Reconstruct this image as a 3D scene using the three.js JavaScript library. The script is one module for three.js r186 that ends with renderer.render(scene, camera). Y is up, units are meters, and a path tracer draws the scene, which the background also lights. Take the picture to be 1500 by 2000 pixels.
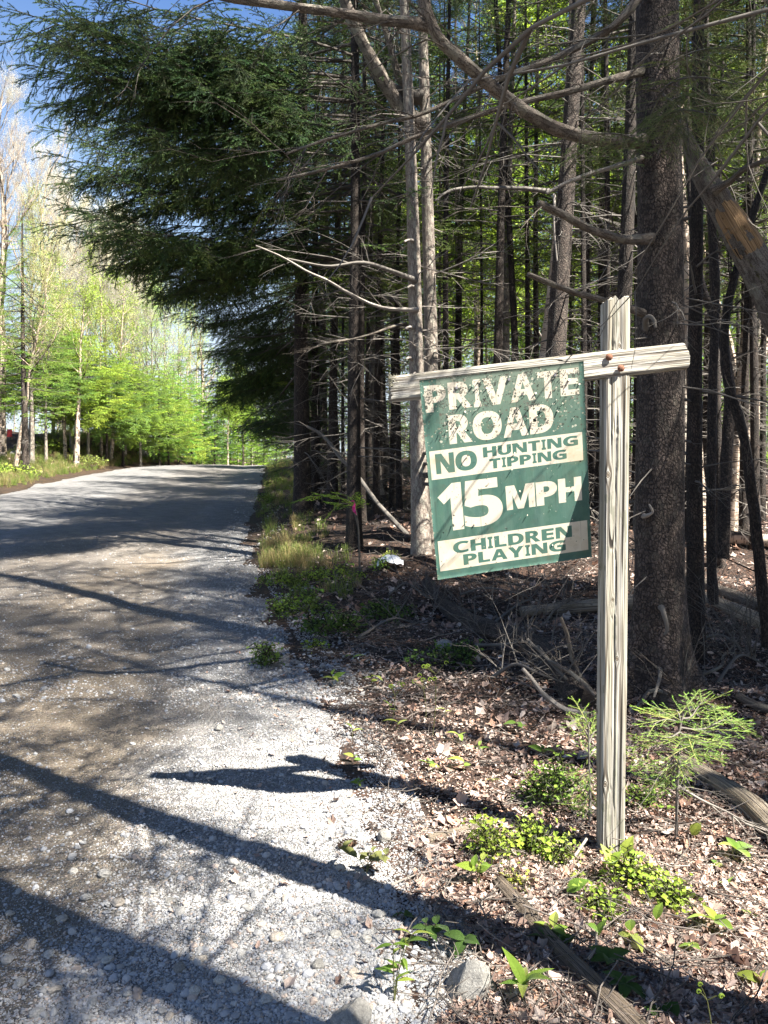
import * as THREE from 'three';
import { mergeGeometries } from 'three/addons/utils/BufferGeometryUtils.js';
import { ImprovedNoise } from 'three/addons/math/ImprovedNoise.js';

// ---------- camera, sky, sun, exposure ----------
const FOCAL = 1511, PITCH = -1.9 * Math.PI / 180, EYE = 1.5;
const scene = new THREE.Scene();
const camera = new THREE.PerspectiveCamera(2 * Math.atan(1000 / FOCAL) * 180 / Math.PI, 0.75, 0.05, 1200);
camera.position.set(0, EYE, 0);
camera.rotation.x = PITCH;
const renderer = new THREE.WebGLRenderer({ antialias: true });
renderer.toneMapping = THREE.LinearToneMapping;
renderer.toneMappingExposure = 4.9;
renderer.shadowMap.enabled = true;
renderer.setSize(768, 1024);

const SUN = new THREE.Vector3(1.42, 2.2, 0.98).normalize();
function skyTexture() {
  const w = 512, h = 256, a = new Float32Array(w * h * 4);
  const stops = [[0, .72, .78, .82], [8, .62, .73, .85], [18, .34, .51, .78], [32, .10, .215, .51], [55, .06, .115, .27], [90, .045, .085, .19]];
  for (let y = 0; y < h; y++) {
    const el = ((y + .5) / h - .5) * 180;
    for (let x = 0; x < w; x++) {
      const az = ((x + .5) / w - .5) * Math.PI * 2, e = Math.max(el, 0) * Math.PI / 180;
      let k = 0; while (k < stops.length - 2 && el > stops[k + 1][0]) k++;
      const f = Math.min(1, Math.max(0, (el - stops[k][0]) / (stops[k + 1][0] - stops[k][0])));
      const d = Math.max(0, Math.cos(e) * Math.cos(az) * SUN.x + Math.sin(e) * SUN.y + Math.cos(e) * Math.sin(az) * SUN.z);
      const glow = .35 * Math.pow(d, 8);
      for (let c = 0; c < 3; c++) a[(y * w + x) * 4 + c] = (stops[k][c + 1] + (stops[k + 1][c + 1] - stops[k][c + 1]) * f) * (1 + glow) * SKYGAIN + .04 * glow;
      a[(y * w + x) * 4 + 3] = 1;
    }
  }
  const t = new THREE.DataTexture(a, w, h, THREE.RGBAFormat, THREE.FloatType);
  t.mapping = THREE.EquirectangularReflectionMapping; t.magFilter = THREE.LinearFilter; t.minFilter = THREE.LinearFilter; t.needsUpdate = true;
  return t;
}
const SKYGAIN = .3;
scene.background = skyTexture();
scene.environment = scene.background;
const sun = new THREE.DirectionalLight(new THREE.Color(1, .945, .85), 5);
sun.position.copy(SUN).multiplyScalar(80).add(new THREE.Vector3(0, 0, -20)); sun.target.position.set(0, 0, -20);
sun.castShadow = true; sun.shadow.mapSize.set(4096, 4096);
Object.assign(sun.shadow.camera, { left: -45, right: 45, top: 45, bottom: -45, near: 1, far: 200 });
scene.add(sun, sun.target);

// ---------- helpers ----------
const V = (x, y, z) => new THREE.Vector3(x, y, z);
const clamp = (x, a = 0, b = 1) => Math.min(b, Math.max(a, x));
const ss = (a, b, x) => { x = clamp((x - a) / (b - a)); return x * x * (3 - 2 * x); };
const lerp = (a, b, t) => a + (b - a) * t;
function rng(seed) { let s = seed >>> 0; return () => { s = (s + 0x6d2b79f5) | 0; let t = Math.imul(s ^ (s >>> 15), 1 | s); t = (t + Math.imul(t ^ (t >>> 7), 61 | t)) ^ t; return ((t ^ (t >>> 14)) >>> 0) / 4294967296; }; }
const perlin = new ImprovedNoise();
const noise = (x, y, z = 0) => perlin.noise(x + 37.2, y + 11.7, z + 5.3);
const fbm = (x, y, z = 0, o = 4) => { let s = 0, a = .5, f = 1; for (let i = 0; i < o; i++) { s += a * noise(x * f, y * f, z * f + i * 7.1); a *= .5; f *= 2.03; } return s; };
const interp = (t, x) => { if (x <= t[0][0]) return t[0][1]; for (let i = 1; i < t.length; i++) if (x <= t[i][0]) return lerp(t[i - 1][1], t[i][1], (x - t[i - 1][0]) / (t[i][0] - t[i - 1][0])); return t[t.length - 1][1]; };

// names, labels
const taken = {};
function numbered(name) { const n = taken[name] = (taken[name] ?? -1) + 1; return n ? name + '_' + String(n).padStart(3, '0') : name; }
function tag(o, label, category, group, kind) { if (label) o.userData.label = label; if (category) o.userData.category = category; if (group) o.userData.group = group; if (kind) o.userData.kind = kind; return o; }
function thing(name, label, category, pos, group) { const o = new THREE.Group(); o.name = numbered(name); if (pos) o.position.copy(pos); scene.add(o); return tag(o, label, category, group); }
function part(name, geo, mat, parent, kind) { const m = new THREE.Mesh(geo, mat); m.name = name; m.castShadow = m.receiveShadow = true; parent.add(m); if (kind) m.userData.kind = kind; return m; }
function single(name, geo, mat, label, category, group, kind) { const m = new THREE.Mesh(geo, mat); m.name = numbered(name); m.castShadow = m.receiveShadow = true; scene.add(m); return tag(m, label, category, group, kind); }
function many(name, geo, mat, mats, cols, parent, kind = 'stuff') {
  const m = new THREE.InstancedMesh(geo, mat, mats.length); m.name = parent === scene ? numbered(name) : name;
  mats.forEach((x, i) => m.setMatrixAt(i, x)); if (cols) cols.forEach((c, i) => m.setColorAt(i, c));
  m.castShadow = m.receiveShadow = true; m.userData.kind = kind; parent.add(m); return m;
}
const M4 = (p, q, s) => new THREE.Matrix4().compose(p, q, typeof s === 'number' ? V(s, s, s) : s);
const Q = new THREE.Quaternion(), E = new THREE.Euler();
const eul = (yaw, pitch = 0, roll = 0) => new THREE.Quaternion().setFromEuler(new THREE.Euler(pitch, yaw, roll, 'YXZ'));
function basis(xdir, up) { const x = xdir.clone().normalize(), z = V().crossVectors(x, up).normalize(), y = V().crossVectors(z, x).normalize(); return new THREE.Quaternion().setFromRotationMatrix(new THREE.Matrix4().makeBasis(x, y, z)); }
const rgb = (r, g, b) => new THREE.Color().setRGB(r, g, b);

// geometry collector
class Geo {
  constructor() { this.p = []; this.n = []; this.u = []; this.c = []; this.i = []; }
  v(x, y, z, nx, ny, nz, u = 0, v = 0, c) { this.p.push(x, y, z); this.n.push(nx, ny, nz); this.u.push(u, v); if (c) this.c.push(c[0], c[1], c[2]); return this.p.length / 3 - 1; }
  tri(a, b, c, col) { // flat triangle of three Vector3
    const e = (b.y - a.y) * (c.z - a.z) - (b.z - a.z) * (c.y - a.y), f = (b.z - a.z) * (c.x - a.x) - (b.x - a.x) * (c.z - a.z), g = (b.x - a.x) * (c.y - a.y) - (b.y - a.y) * (c.x - a.x), l = Math.hypot(e, f, g) || 1;
    const k = this.v(a.x, a.y, a.z, e / l, f / l, g / l, 0, 0, col); this.v(b.x, b.y, b.z, e / l, f / l, g / l, 1, 0, col); this.v(c.x, c.y, c.z, e / l, f / l, g / l, .5, 1, col); this.i.push(k, k + 1, k + 2);
  }
  // tube through points with a radius at each; rough(angle, s) scales the radius
  tube(pts, radii, sides = 8, o = {}) {
    const n = pts.length, T = [], base = this.p.length / 3; let up = V(.13, .99, .07), len = 0;
    for (let k = 0; k < n; k++) T.push(V().subVectors(pts[Math.min(n - 1, k + 1)], pts[Math.max(0, k - 1)]).normalize());
    let side = V().crossVectors(Math.abs(T[0].y) > .9 ? V(1, .02, .05) : V(.03, 1, .05), T[0]).normalize();
    const col = o.color;
    for (let k = 0; k < n; k++) {
      if (k) len += pts[k].distanceTo(pts[k - 1]);
      side.addScaledVector(T[k], -side.dot(T[k])).normalize();
      const b = V().crossVectors(T[k], side);
      for (let j = 0; j <= sides; j++) {
        const a = (j % sides) / sides * Math.PI * 2, r = radii[k] * (o.rough ? o.rough(a, len, k) : 1), ca = Math.cos(a), sa = Math.sin(a);
        const nx = side.x * ca + b.x * sa, ny = side.y * ca + b.y * sa, nz = side.z * ca + b.z * sa;
        const u = o.uTurns ? j / sides * o.uTurns : j / sides * Math.PI * 2 * radii[0];
        this.v(pts[k].x + nx * r, pts[k].y + ny * r, pts[k].z + nz * r, nx, ny, nz, u, (o.v0 || 0) + len, col && (typeof col === 'function' ? col(a, len, k) : col));
        if (k && j) { const q = base + k * (sides + 1) + j, w = q - sides - 1; this.i.push(w - 1, w, q - 1, w, q, q - 1); }
      }
    }
    if (o.cap !== false) for (const k of o.cap0 ? [0, n - 1] : [n - 1]) {
      const s = k ? 1 : -1, c = this.v(pts[k].x + T[k].x * s * radii[k] * (o.capOut ?? .3), pts[k].y + T[k].y * s * radii[k] * (o.capOut ?? .3), pts[k].z + T[k].z * s * radii[k] * (o.capOut ?? .3), T[k].x * s, T[k].y * s, T[k].z * s, .5, .5, col && (typeof col === 'function' ? col(0, len, k) : col));
      for (let j = 0; j < sides; j++) { const q = base + k * (sides + 1) + j; if (k) this.i.push(q, q + 1, c); else this.i.push(q + 1, q, c); }
    }
    return this;
  }
  add(g, m, col) { const b = this.p.length / 3, q = V(); for (let k = 0; k < g.p.length; k += 3) { q.set(g.p[k], g.p[k + 1], g.p[k + 2]).applyMatrix4(m); this.p.push(q.x, q.y, q.z); q.set(g.n[k], g.n[k + 1], g.n[k + 2]).transformDirection(m); this.n.push(q.x, q.y, q.z); if (col) this.c.push(...col); else if (g.c.length) this.c.push(g.c[k], g.c[k + 1], g.c[k + 2]); } this.u.push(...g.u); for (const x of g.i) this.i.push(x + b); return this; }
  build(recompute = false) {
    const g = new THREE.BufferGeometry();
    g.setAttribute('position', new THREE.Float32BufferAttribute(this.p, 3)); g.setAttribute('normal', new THREE.Float32BufferAttribute(this.n, 3)); g.setAttribute('uv', new THREE.Float32BufferAttribute(this.u, 2));
    if (this.c.length) g.setAttribute('color', new THREE.Float32BufferAttribute(this.c, 3));
    g.setIndex(this.i); if (recompute) g.computeVertexNormals(); return g;
  }
}
function curve(pts, n) { const c = new THREE.CatmullRomCurve3(pts, false, 'centripetal'); return c.getPoints(n); }
const radiiOf = (n, a, b, pow = 1) => Array.from({ length: n }, (_, k) => lerp(a, b, Math.pow(k / (n - 1), pow)));

// ---------- lie of the land ----------
const ROAD_RIGHT = [[0, .16], [1, .12], [2.27, .08], [2.7, .05], [3.2, 0], [4, -.13], [5.5, -.42], [8.5, -1.25], [14, -2.4], [21.6, -3.45], [40, -6.0], [60, -6.6]];
const ROAD_LEFT = [[0, -7.6], [10, -8.9], [21.6, -10.8], [30, -12], [36, -12], [41, -11.4], [60, -10.5]];
function rise(d, crest) {
  let r = .077 * 1.5 * (Math.log(1 + Math.exp(Math.min(60, (d - 5) / 1.5))) - Math.log(1 + Math.exp(-5 / 1.5)));
  if (crest) { const e = d - 36; if (e > 0) r -= e < 10 ? .00615 * e * e : .615 + .123 * (e - 10); }
  else { const e = d - 40; if (e > 0) r -= .05 * e; }
  return r;
}
const FOOT = [0.9276, -3.138, -.005]; // the post stands here
function H(x, z) { const q = ((x - FOOT[0]) ** 2 + (z - FOOT[1]) ** 2) / .5, h = land(x, z); return q > 6 ? h : lerp(h, FOOT[2] + (h - land(FOOT[0], FOOT[1])) * .25, Math.exp(-q)); }
function land(x, z) {
  const d = -z, a = interp(ROAD_RIGHT, d), b = interp(ROAD_LEFT, d), r = x - a, l = b - x;
  const off = Math.max(ss(0, 5, r), ss(0, 5, l));
  let h = lerp(rise(d, true), rise(d, false), off);
  if (r > 0) { // forest floor on the right: small verge bank further up, hummocks among the trees
    h += .28 * ss(0, 1.3, r) * ss(7, 12, d) + .03 * ss(0, .5, r);
    h += fbm(x * .55, z * .55, 1, 3) * .34 * ss(.2, 2.2, r) * ss(2.8, 6, d) + fbm(x * 2.3, z * 2.3, 4, 3) * .07 * ss(0, .5, r);
  } else if (l > 0) { // left bank with mounds
    h += .9 * ss(.3, 3, l) * ss(30, 36, d) * (1 - ss(44, 56, d)) + .5 * ss(0, 2.6, l) + .12 * ss(0, .6, l);
    h += fbm(x * .4, z * .4, 2, 3) * .5 * ss(.5, 3, l);
  } else h += fbm(x * .8, z * .8, 3, 3) * .035 - .05 * Math.exp(-Math.pow((x - a + 1.35) / .4, 2)) * .5 + .02 * Math.sin(x * 1.2);
  h += fbm(x * 6, z * 6, 9, 2) * .018;
  return h * 1;
}
const ground = (x, z, dy = 0) => V(x, H(x, z) + dy, z);
function ray(px, py) { return V((px - 750) / FOCAL, (1000 - py) / FOCAL, -1).applyAxisAngle(V(1, 0, 0), PITCH); }
const P = (px, py, d) => { const r = ray(px, py); return V(0, EYE, 0).addScaledVector(r, d / -r.z); };
function G(px, py) { // where a line of sight meets the ground
  const r = ray(px, py); let t = .5, s = .05;
  for (let k = 0; k < 4000; k++) { const y = EYE + r.y * t; if (y < H(r.x * t, r.z * t)) break; t += s; s = Math.max(.02, t * .006); }
  let lo = t - s, hi = t; for (let k = 0; k < 25; k++) { const m = (lo + hi) / 2; if (EYE + r.y * m < H(r.x * m, r.z * m)) hi = m; else lo = m; }
  return V(r.x * hi, H(r.x * hi, r.z * hi), r.z * hi);
}
const pxm = (px, d) => px * d / FOCAL; // pixels to metres at a distance
// ---------- textures ----------
function dataTex(w, h, f, srgb, rep) {
  const a = new Uint8Array(w * h * 4), o = [0, 0, 0];
  for (let y = 0; y < h; y++) for (let x = 0; x < w; x++) { f(x / w, y / h, o, x, y); const k = (y * w + x) * 4; a[k] = clamp(o[0]) * 255; a[k + 1] = clamp(o[1]) * 255; a[k + 2] = clamp(o[2]) * 255; a[k + 3] = 255; }
  const t = new THREE.DataTexture(a, w, h, THREE.RGBAFormat, THREE.UnsignedByteType);
  t.wrapS = t.wrapT = THREE.RepeatWrapping; t.magFilter = THREE.LinearFilter; t.minFilter = THREE.LinearMipmapLinearFilter; t.generateMipmaps = true;
  if (srgb) t.colorSpace = THREE.SRGBColorSpace; if (rep) t.repeat.set(rep[0], rep[1]); t.needsUpdate = true; return t;
}
// tiling value noise
function tileNoise(seed) {
  const r = rng(seed), N = 256, tab = new Float32Array(N * N); for (let k = 0; k < N * N; k++) tab[k] = r();
  return (u, v, fx, fy) => { const x = u * fx, y = v * fy, x0 = Math.floor(x), y0 = Math.floor(y), a = x - x0, b = y - y0, s = a * a * (3 - 2 * a), t = b * b * (3 - 2 * b);
    const at = (i, j) => tab[((((j % fy) + fy) % fy) % N) * N + ((((i % fx) + fx) % fx) % N)];
    return lerp(lerp(at(x0, y0), at(x0 + 1, y0), s), lerp(at(x0, y0 + 1), at(x0 + 1, y0 + 1), s), t); };
}
function tileFbm(seed) { const ns = [0, 1, 2, 3, 4].map((k) => tileNoise(seed * 13 + k)); return (u, v, fx, fy, o = 4) => { let s = 0, a = .5, t = 0; for (let k = 0; k < o; k++) { s += a * ns[k](u, v, fx << k, fy << k); t += a; a *= .5; } return s / t; }; }
// tiling cells: [distance to nearest, edge gap, id]
function tileCells(seed, nx, ny, sx = 1) {
  const r = rng(seed), pt = []; for (let k = 0; k < nx * ny; k++) pt.push([r(), r(), r()]);
  const out = [0, 0, 0];
  return (u, v) => { const x = u * nx, y = v * ny, i = Math.floor(x), j = Math.floor(y); let a = 9, b = 9, id = 0;
    for (let q = -1; q <= 1; q++) for (let p = -1; p <= 1; p++) { const c = pt[((j + q + ny) % ny) * nx + ((i + p + nx) % nx)]; const dx = (i + p + c[0] - x) * sx, dy = j + q + c[1] - y, d = Math.sqrt(dx * dx + dy * dy); if (d < a) { b = a; a = d; id = c[2]; } else if (d < b) b = d; }
    out[0] = a; out[1] = b - a; out[2] = id; return out; };
}
const mixc = (o, a, b, t) => { o[0] = lerp(a[0], b[0], t); o[1] = lerp(a[1], b[1], t); o[2] = lerp(a[2], b[2], t); };
const T = {};
{ // spruce bark: scaly plates
  const f = tileFbm(3), c = tileCells(5, 26, 20, .9), c2 = tileCells(6, 60, 50), hh = (u, v) => { const w = (f(u, v, 14, 10) - .5) * .07, w2 = (f(u + .37, v + .21, 12, 14) - .5) * .07, a = c(u + w, v + w2), e = ss(-.02, .5, a[1]), id = a[2], b = c2(u - w2 * .7, v + w * .6); const rid = 1 - Math.abs(f(u + w * .3, v, 18, 5) - .5) * 3; return e * (.16 + .4 * id) + .3 * ss(0, .4, b[1]) * (.2 + .8 * b[2]) + .22 * f(u, v, 30, 30) + .12 * rid; };
  T.barkH = dataTex(512, 512, (u, v, o) => { o[0] = o[1] = o[2] = hh(u, v); });
  T.bark = dataTex(512, 512, (u, v, o) => { const h = hh(u, v), m = f(u + .3, v, 5, 5), l = ss(.55, .75, f(u, v + .4, 9, 9)); mixc(o, [.2, .17, .15], [.56, .5, .46], ss(.12, .85, h)); const k = .65 + .7 * m; o[0] = lerp(o[0] * k, .56, l * .3); o[1] = lerp(o[1] * k, .56, l * .3); o[2] = lerp(o[2] * k, .5, l * .3); }, true);
}
{ // smooth fir bark: grey with resin blisters, short horizontal marks
  const f = tileFbm(8), c = tileCells(9, 26, 44, 1), g = (u, v) => { const a = c(u, v); return ss(.32, .12, a[0]) * (a[2] > .35 ? 1 : 0); };
  T.firH = dataTex(512, 512, (u, v, o) => { o[0] = o[1] = o[2] = .4 * g(u, v) + .6 * f(u, v, 22, 22); });
  T.fir = dataTex(512, 512, (u, v, o) => { const a = g(u, v), m = f(u, v, 4, 6), s = f(u + .2, v, 30, 12); mixc(o, [.5, .47, .44], [.24, .2, .17], clamp(a * .95 + (s > .6 ? .45 : 0))); const k = .7 + .55 * m, l = ss(.58, .7, f(u, v + .5, 10, 8)); o[0] *= k; o[1] *= k; o[2] *= k; mixc(o, [...o], [.62, .62, .57], l * .55); }, true);
}
{ // birch bark: white, peeling, dark marks
  const f = tileFbm(11), c = tileCells(12, 6, 30, .55);
  T.birch = dataTex(512, 512, (u, v, o) => { const a = c(u, v), lent = ss(.28, .1, Math.abs(a[0])) * (a[2] > .5 ? 1 : 0) * .8, m = f(u, v, 3, 8), dark = ss(.6, .72, f(u + .4, v, 3, 5)); mixc(o, [.80, .77, .73], [.62, .53, .45], m); mixc(o, [...o], [.2, .17, .15], clamp(lent + dark * .9)); }, true);
  T.birchH = dataTex(256, 256, (u, v, o) => { o[0] = o[1] = o[2] = f(u, v, 4, 20); });
}
{ // weathered wood, grain along v
  const f = tileFbm(15), g = tileNoise(17), g2 = tileNoise(18), g3 = tileNoise(19);
  const knots = [[.3, .22, .05], [.62, .52, .045], [.25, .74, .04], [.8, .93, .035], [.72, .12, .03]];
  const hh = (u, v) => { let w = (f(u, v, 3, 2) - .5) * .06, k = 0; for (const [a, b, r] of knots) { let dx = u - a, dy = (v - b) * 3.4; dx -= Math.round(dx); const d = Math.hypot(dx, dy); w += Math.sign(dx) * -.05 * Math.exp(-d * d / (r * r * 5)); if (d < r) k = Math.max(k, 1 - d / r); }
    const q = u + w; let h = .5 * g(q, v, 60, 5) + .32 * g2(q, v, 120, 8) + .18 * g3(q, v, 26, 3); const crack = ss(.035, .01, Math.abs(g3(q + .3, v, 12, 2) - .5)) * ss(.45, .7, g(u, v, 5, 3)); h -= crack * .6; if (k > 0) h = .5 + .3 * Math.sin(k * 14); return [h, k, crack]; };
  T.woodH = dataTex(1024, 1024, (u, v, o) => { o[0] = o[1] = o[2] = .25 + .7 * hh(u, v)[0]; });
  T.wood = dataTex(1024, 1024, (u, v, o) => { const [h, k, cr] = hh(u, v), m = f(u, v, 3, 4), st = g3(u + .1, v, 20, 2); mixc(o, [.45, .41, .36], [.81, .795, .755], ss(.2, .58, h)); const gr = .82 + .3 * m; o[0] *= gr; o[1] *= gr * (1 + .02 * (st - .5)); o[2] *= gr * (.96 + .1 * st); if (k > 0) mixc(o, [...o], [.42, .34, .25], k * .7); mixc(o, [...o], [.12, .1, .08], cr * .85); const lich = ss(.66, .74, f(u + .5, v, 14, 18)); mixc(o, [...o], [.46, .47, .4], lich * .4); }, true);
}
{ // soil and litter under the leaves
  const f = tileFbm(21), c = tileCells(22, 40, 40), c2 = tileCells(23, 22, 22);
  const hh = (u, v) => { const w = (f(u, v, 8, 8) - .5) * .05, a = c(u + w, v), a0 = a[0], a2 = a[2], b = c2(u, v + w); return .45 * (1 - a0) * (.4 + a2 * .6) + .35 * (1 - b[0]) * (.4 + .6 * b[2]) + .3 * f(u, v, 40, 40); };
  T.soilH = dataTex(1024, 1024, (u, v, o) => { o[0] = o[1] = o[2] = hh(u, v); });
  T.soil = dataTex(1024, 1024, (u, v, o) => { const a = c(u, v), id = a[2], h = hh(u, v), m = f(u, v, 5, 5); mixc(o, [.2, .15, .12], [.56, .44, .37], ss(.2, .85, h) * (.5 + .5 * id)); const k = .7 + .6 * m; o[0] *= k; o[1] *= k; o[2] *= k; }, true);
}
{ // gravel and dirt of the road
  const f = tileFbm(25), c = tileCells(26, 46, 46), c2 = tileCells(27, 110, 110);
  const hh = (u, v) => { const w = (f(u, v, 8, 8) - .5) * .03, a = c(u + w, v + w), h1 = ss(.62, .2, a[0]) * (.35 + .65 * a[2]), b = c2(u, v), h2 = ss(.6, .2, b[0]) * (.3 + .7 * b[2]); return .5 * h1 + .35 * h2 + .25 * f(u, v, 60, 60, 3); };
  T.gravelH = dataTex(1024, 1024, (u, v, o) => { o[0] = o[1] = o[2] = hh(u, v); });
  T.gravel = dataTex(1024, 1024, (u, v, o) => { const b = c2(u, v), id = b[2], a = c(u, v), ia = a[2], m = f(u, v, 6, 6), k = .78 + .22 * id + .25 * (m - .5) + .12 * (ia - .5); o[0] = .645 * k; o[1] = .638 * k * (1 + .02 * (ia - .5)); o[2] = .63 * k * (1 + .05 * (id - .5)); }, true);
}
{ // stone
  const f = tileFbm(31); T.stone = dataTex(256, 256, (u, v, o) => { const m = f(u, v, 6, 6), s = f(u + .3, v, 50, 50, 2), k = .72 + .4 * m + .35 * (s - .5); o[0] = .74 * k; o[1] = .73 * k; o[2] = .71 * k; }, true);
  T.stoneH = dataTex(256, 256, (u, v, o) => { o[0] = o[1] = o[2] = .5 * f(u, v, 10, 10) + .5 * f(u, v, 40, 40, 3); });
}
// ---------- materials ----------
const std = (o) => new THREE.MeshStandardMaterial({ roughness: .9, ...o });
const rep = (t, x, y) => { const c = t.clone(); c.repeat.set(x, y); c.needsUpdate = true; return c; };
const MAT = {
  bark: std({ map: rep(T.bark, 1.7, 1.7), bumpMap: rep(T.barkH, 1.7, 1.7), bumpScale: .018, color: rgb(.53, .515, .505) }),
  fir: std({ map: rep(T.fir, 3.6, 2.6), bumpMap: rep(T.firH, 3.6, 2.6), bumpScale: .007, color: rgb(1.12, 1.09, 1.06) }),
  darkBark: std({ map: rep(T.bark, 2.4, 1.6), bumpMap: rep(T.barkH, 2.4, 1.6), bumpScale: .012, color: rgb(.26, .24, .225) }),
  birch: std({ map: rep(T.birch, 1.6, 1.0), bumpMap: rep(T.birchH, 1.6, 1), bumpScale: .004, color: rgb(.95, .93, .9), roughness: .75 }),
  greyTwig: std({ color: rgb(.125, .112, .098) }), paleTwig: std({ color: rgb(.27, .24, .21) }), darkTwig: std({ color: rgb(.075, .065, .055) }),
  limb: std({ map: rep(T.fir, 3, 2), bumpMap: rep(T.firH, 3, 2), bumpScale: .006, color: rgb(.68, .645, .605) }),
  wood: std({ map: rep(T.wood, 4.2, .8), bumpMap: rep(T.woodH, 4.2, .8), bumpScale: .004, color: rgb(.60, .595, .56), roughness: .88 }),
  beam: std({ map: rep(T.wood, 4.2, 1.1), bumpMap: rep(T.woodH, 4.2, 1.1), bumpScale: .005, color: rgb(.62, .615, .59), roughness: .88 }),
  oldWood: std({ map: rep(T.wood, 3, 1), bumpMap: rep(T.woodH, 3, 1), bumpScale: .01, color: rgb(.62, .54, .45) }),
  rotWood: std({ map: rep(T.wood, 3.2, 1.2), bumpMap: rep(T.woodH, 3.2, 1.2), bumpScale: .012, color: rgb(.36, .3, .25) }),
  orangeWood: std({ map: rep(T.wood, 3, .8), bumpMap: rep(T.woodH, 3, .8), bumpScale: .006, color: rgb(.55, .36, .2) }),
  soil: std({ map: rep(T.soil, 1.1, 1.1), bumpMap: rep(T.soilH, 1.1, 1.1), bumpScale: .03, vertexColors: true, roughness: 1, color: rgb(.7, .68, .66) }),
  road: std({ map: rep(T.gravel, 1.15, 1.15), bumpMap: rep(T.gravelH, 1.15, 1.15), bumpScale: .018, vertexColors: true, roughness: .95 }),
  stone: std({ map: rep(T.stone, 4, 4), bumpMap: rep(T.stoneH, 4, 4), bumpScale: .003, color: rgb(.56, .555, .54) }),
  smallStone: std({ map: rep(T.stone, 3, 3), color: rgb(.86, .84, .8) }),
  pebble: std({ color: rgb(1, 1, 1), roughness: .92 }),
  rust: std({ color: rgb(.22, .095, .055), roughness: .85, bumpMap: rep(T.stoneH, 30, 30), bumpScale: .0015 }),
  nail: std({ color: rgb(.35, .34, .36), metalness: .6, roughness: .5 }),
  pink: new THREE.MeshPhysicalMaterial({ color: rgb(.72, .03, .24), roughness: .5, transmission: .3, thickness: 0, side: THREE.DoubleSide }),
  plastic: std({ color: rgb(.72, .75, .78), roughness: .45, side: THREE.DoubleSide }),
  cone: std({ color: rgb(.16, .095, .055) }), wire: std({ color: rgb(.02, .02, .02), roughness: .6 }), red: std({ color: rgb(.55, .02, .015), roughness: .45 }),
};
const leafMat = (r, g, b, t = .4, o = {}) => new THREE.MeshPhysicalMaterial({ color: rgb(r, g, b), roughness: .95, transmission: t, thickness: 0, side: THREE.DoubleSide, specularIntensity: .35, ...o });
const LEAF = {
  needle: std({ vertexColors: true, side: THREE.DoubleSide, roughness: .75 }),   // needles and their twigs carry their own colours
  fresh: leafMat(.19, .30, .035, .5), lime: leafMat(.30, .42, .05, .5), fresh2: leafMat(.27, .33, .05, .5), fresh3: leafMat(.13, .23, .03, .45), lime2: leafMat(.36, .42, .09, .5), deep: leafMat(.055, .11, .02, .4), olive: leafMat(.14, .15, .045, .4), dead: leafMat(1, 1, 1, .15),
  cluster: leafMat(1, 1, 1, .5, { vertexColors: true }), grass: leafMat(.2, .22, .07, .4), moss: std({ color: rgb(.12, .11, .04), roughness: 1 }),
};
// ---------- foliage pieces ----------
const NEEDLE = [.055, .085, .028], TWIG = [.11, .085, .065];
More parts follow.
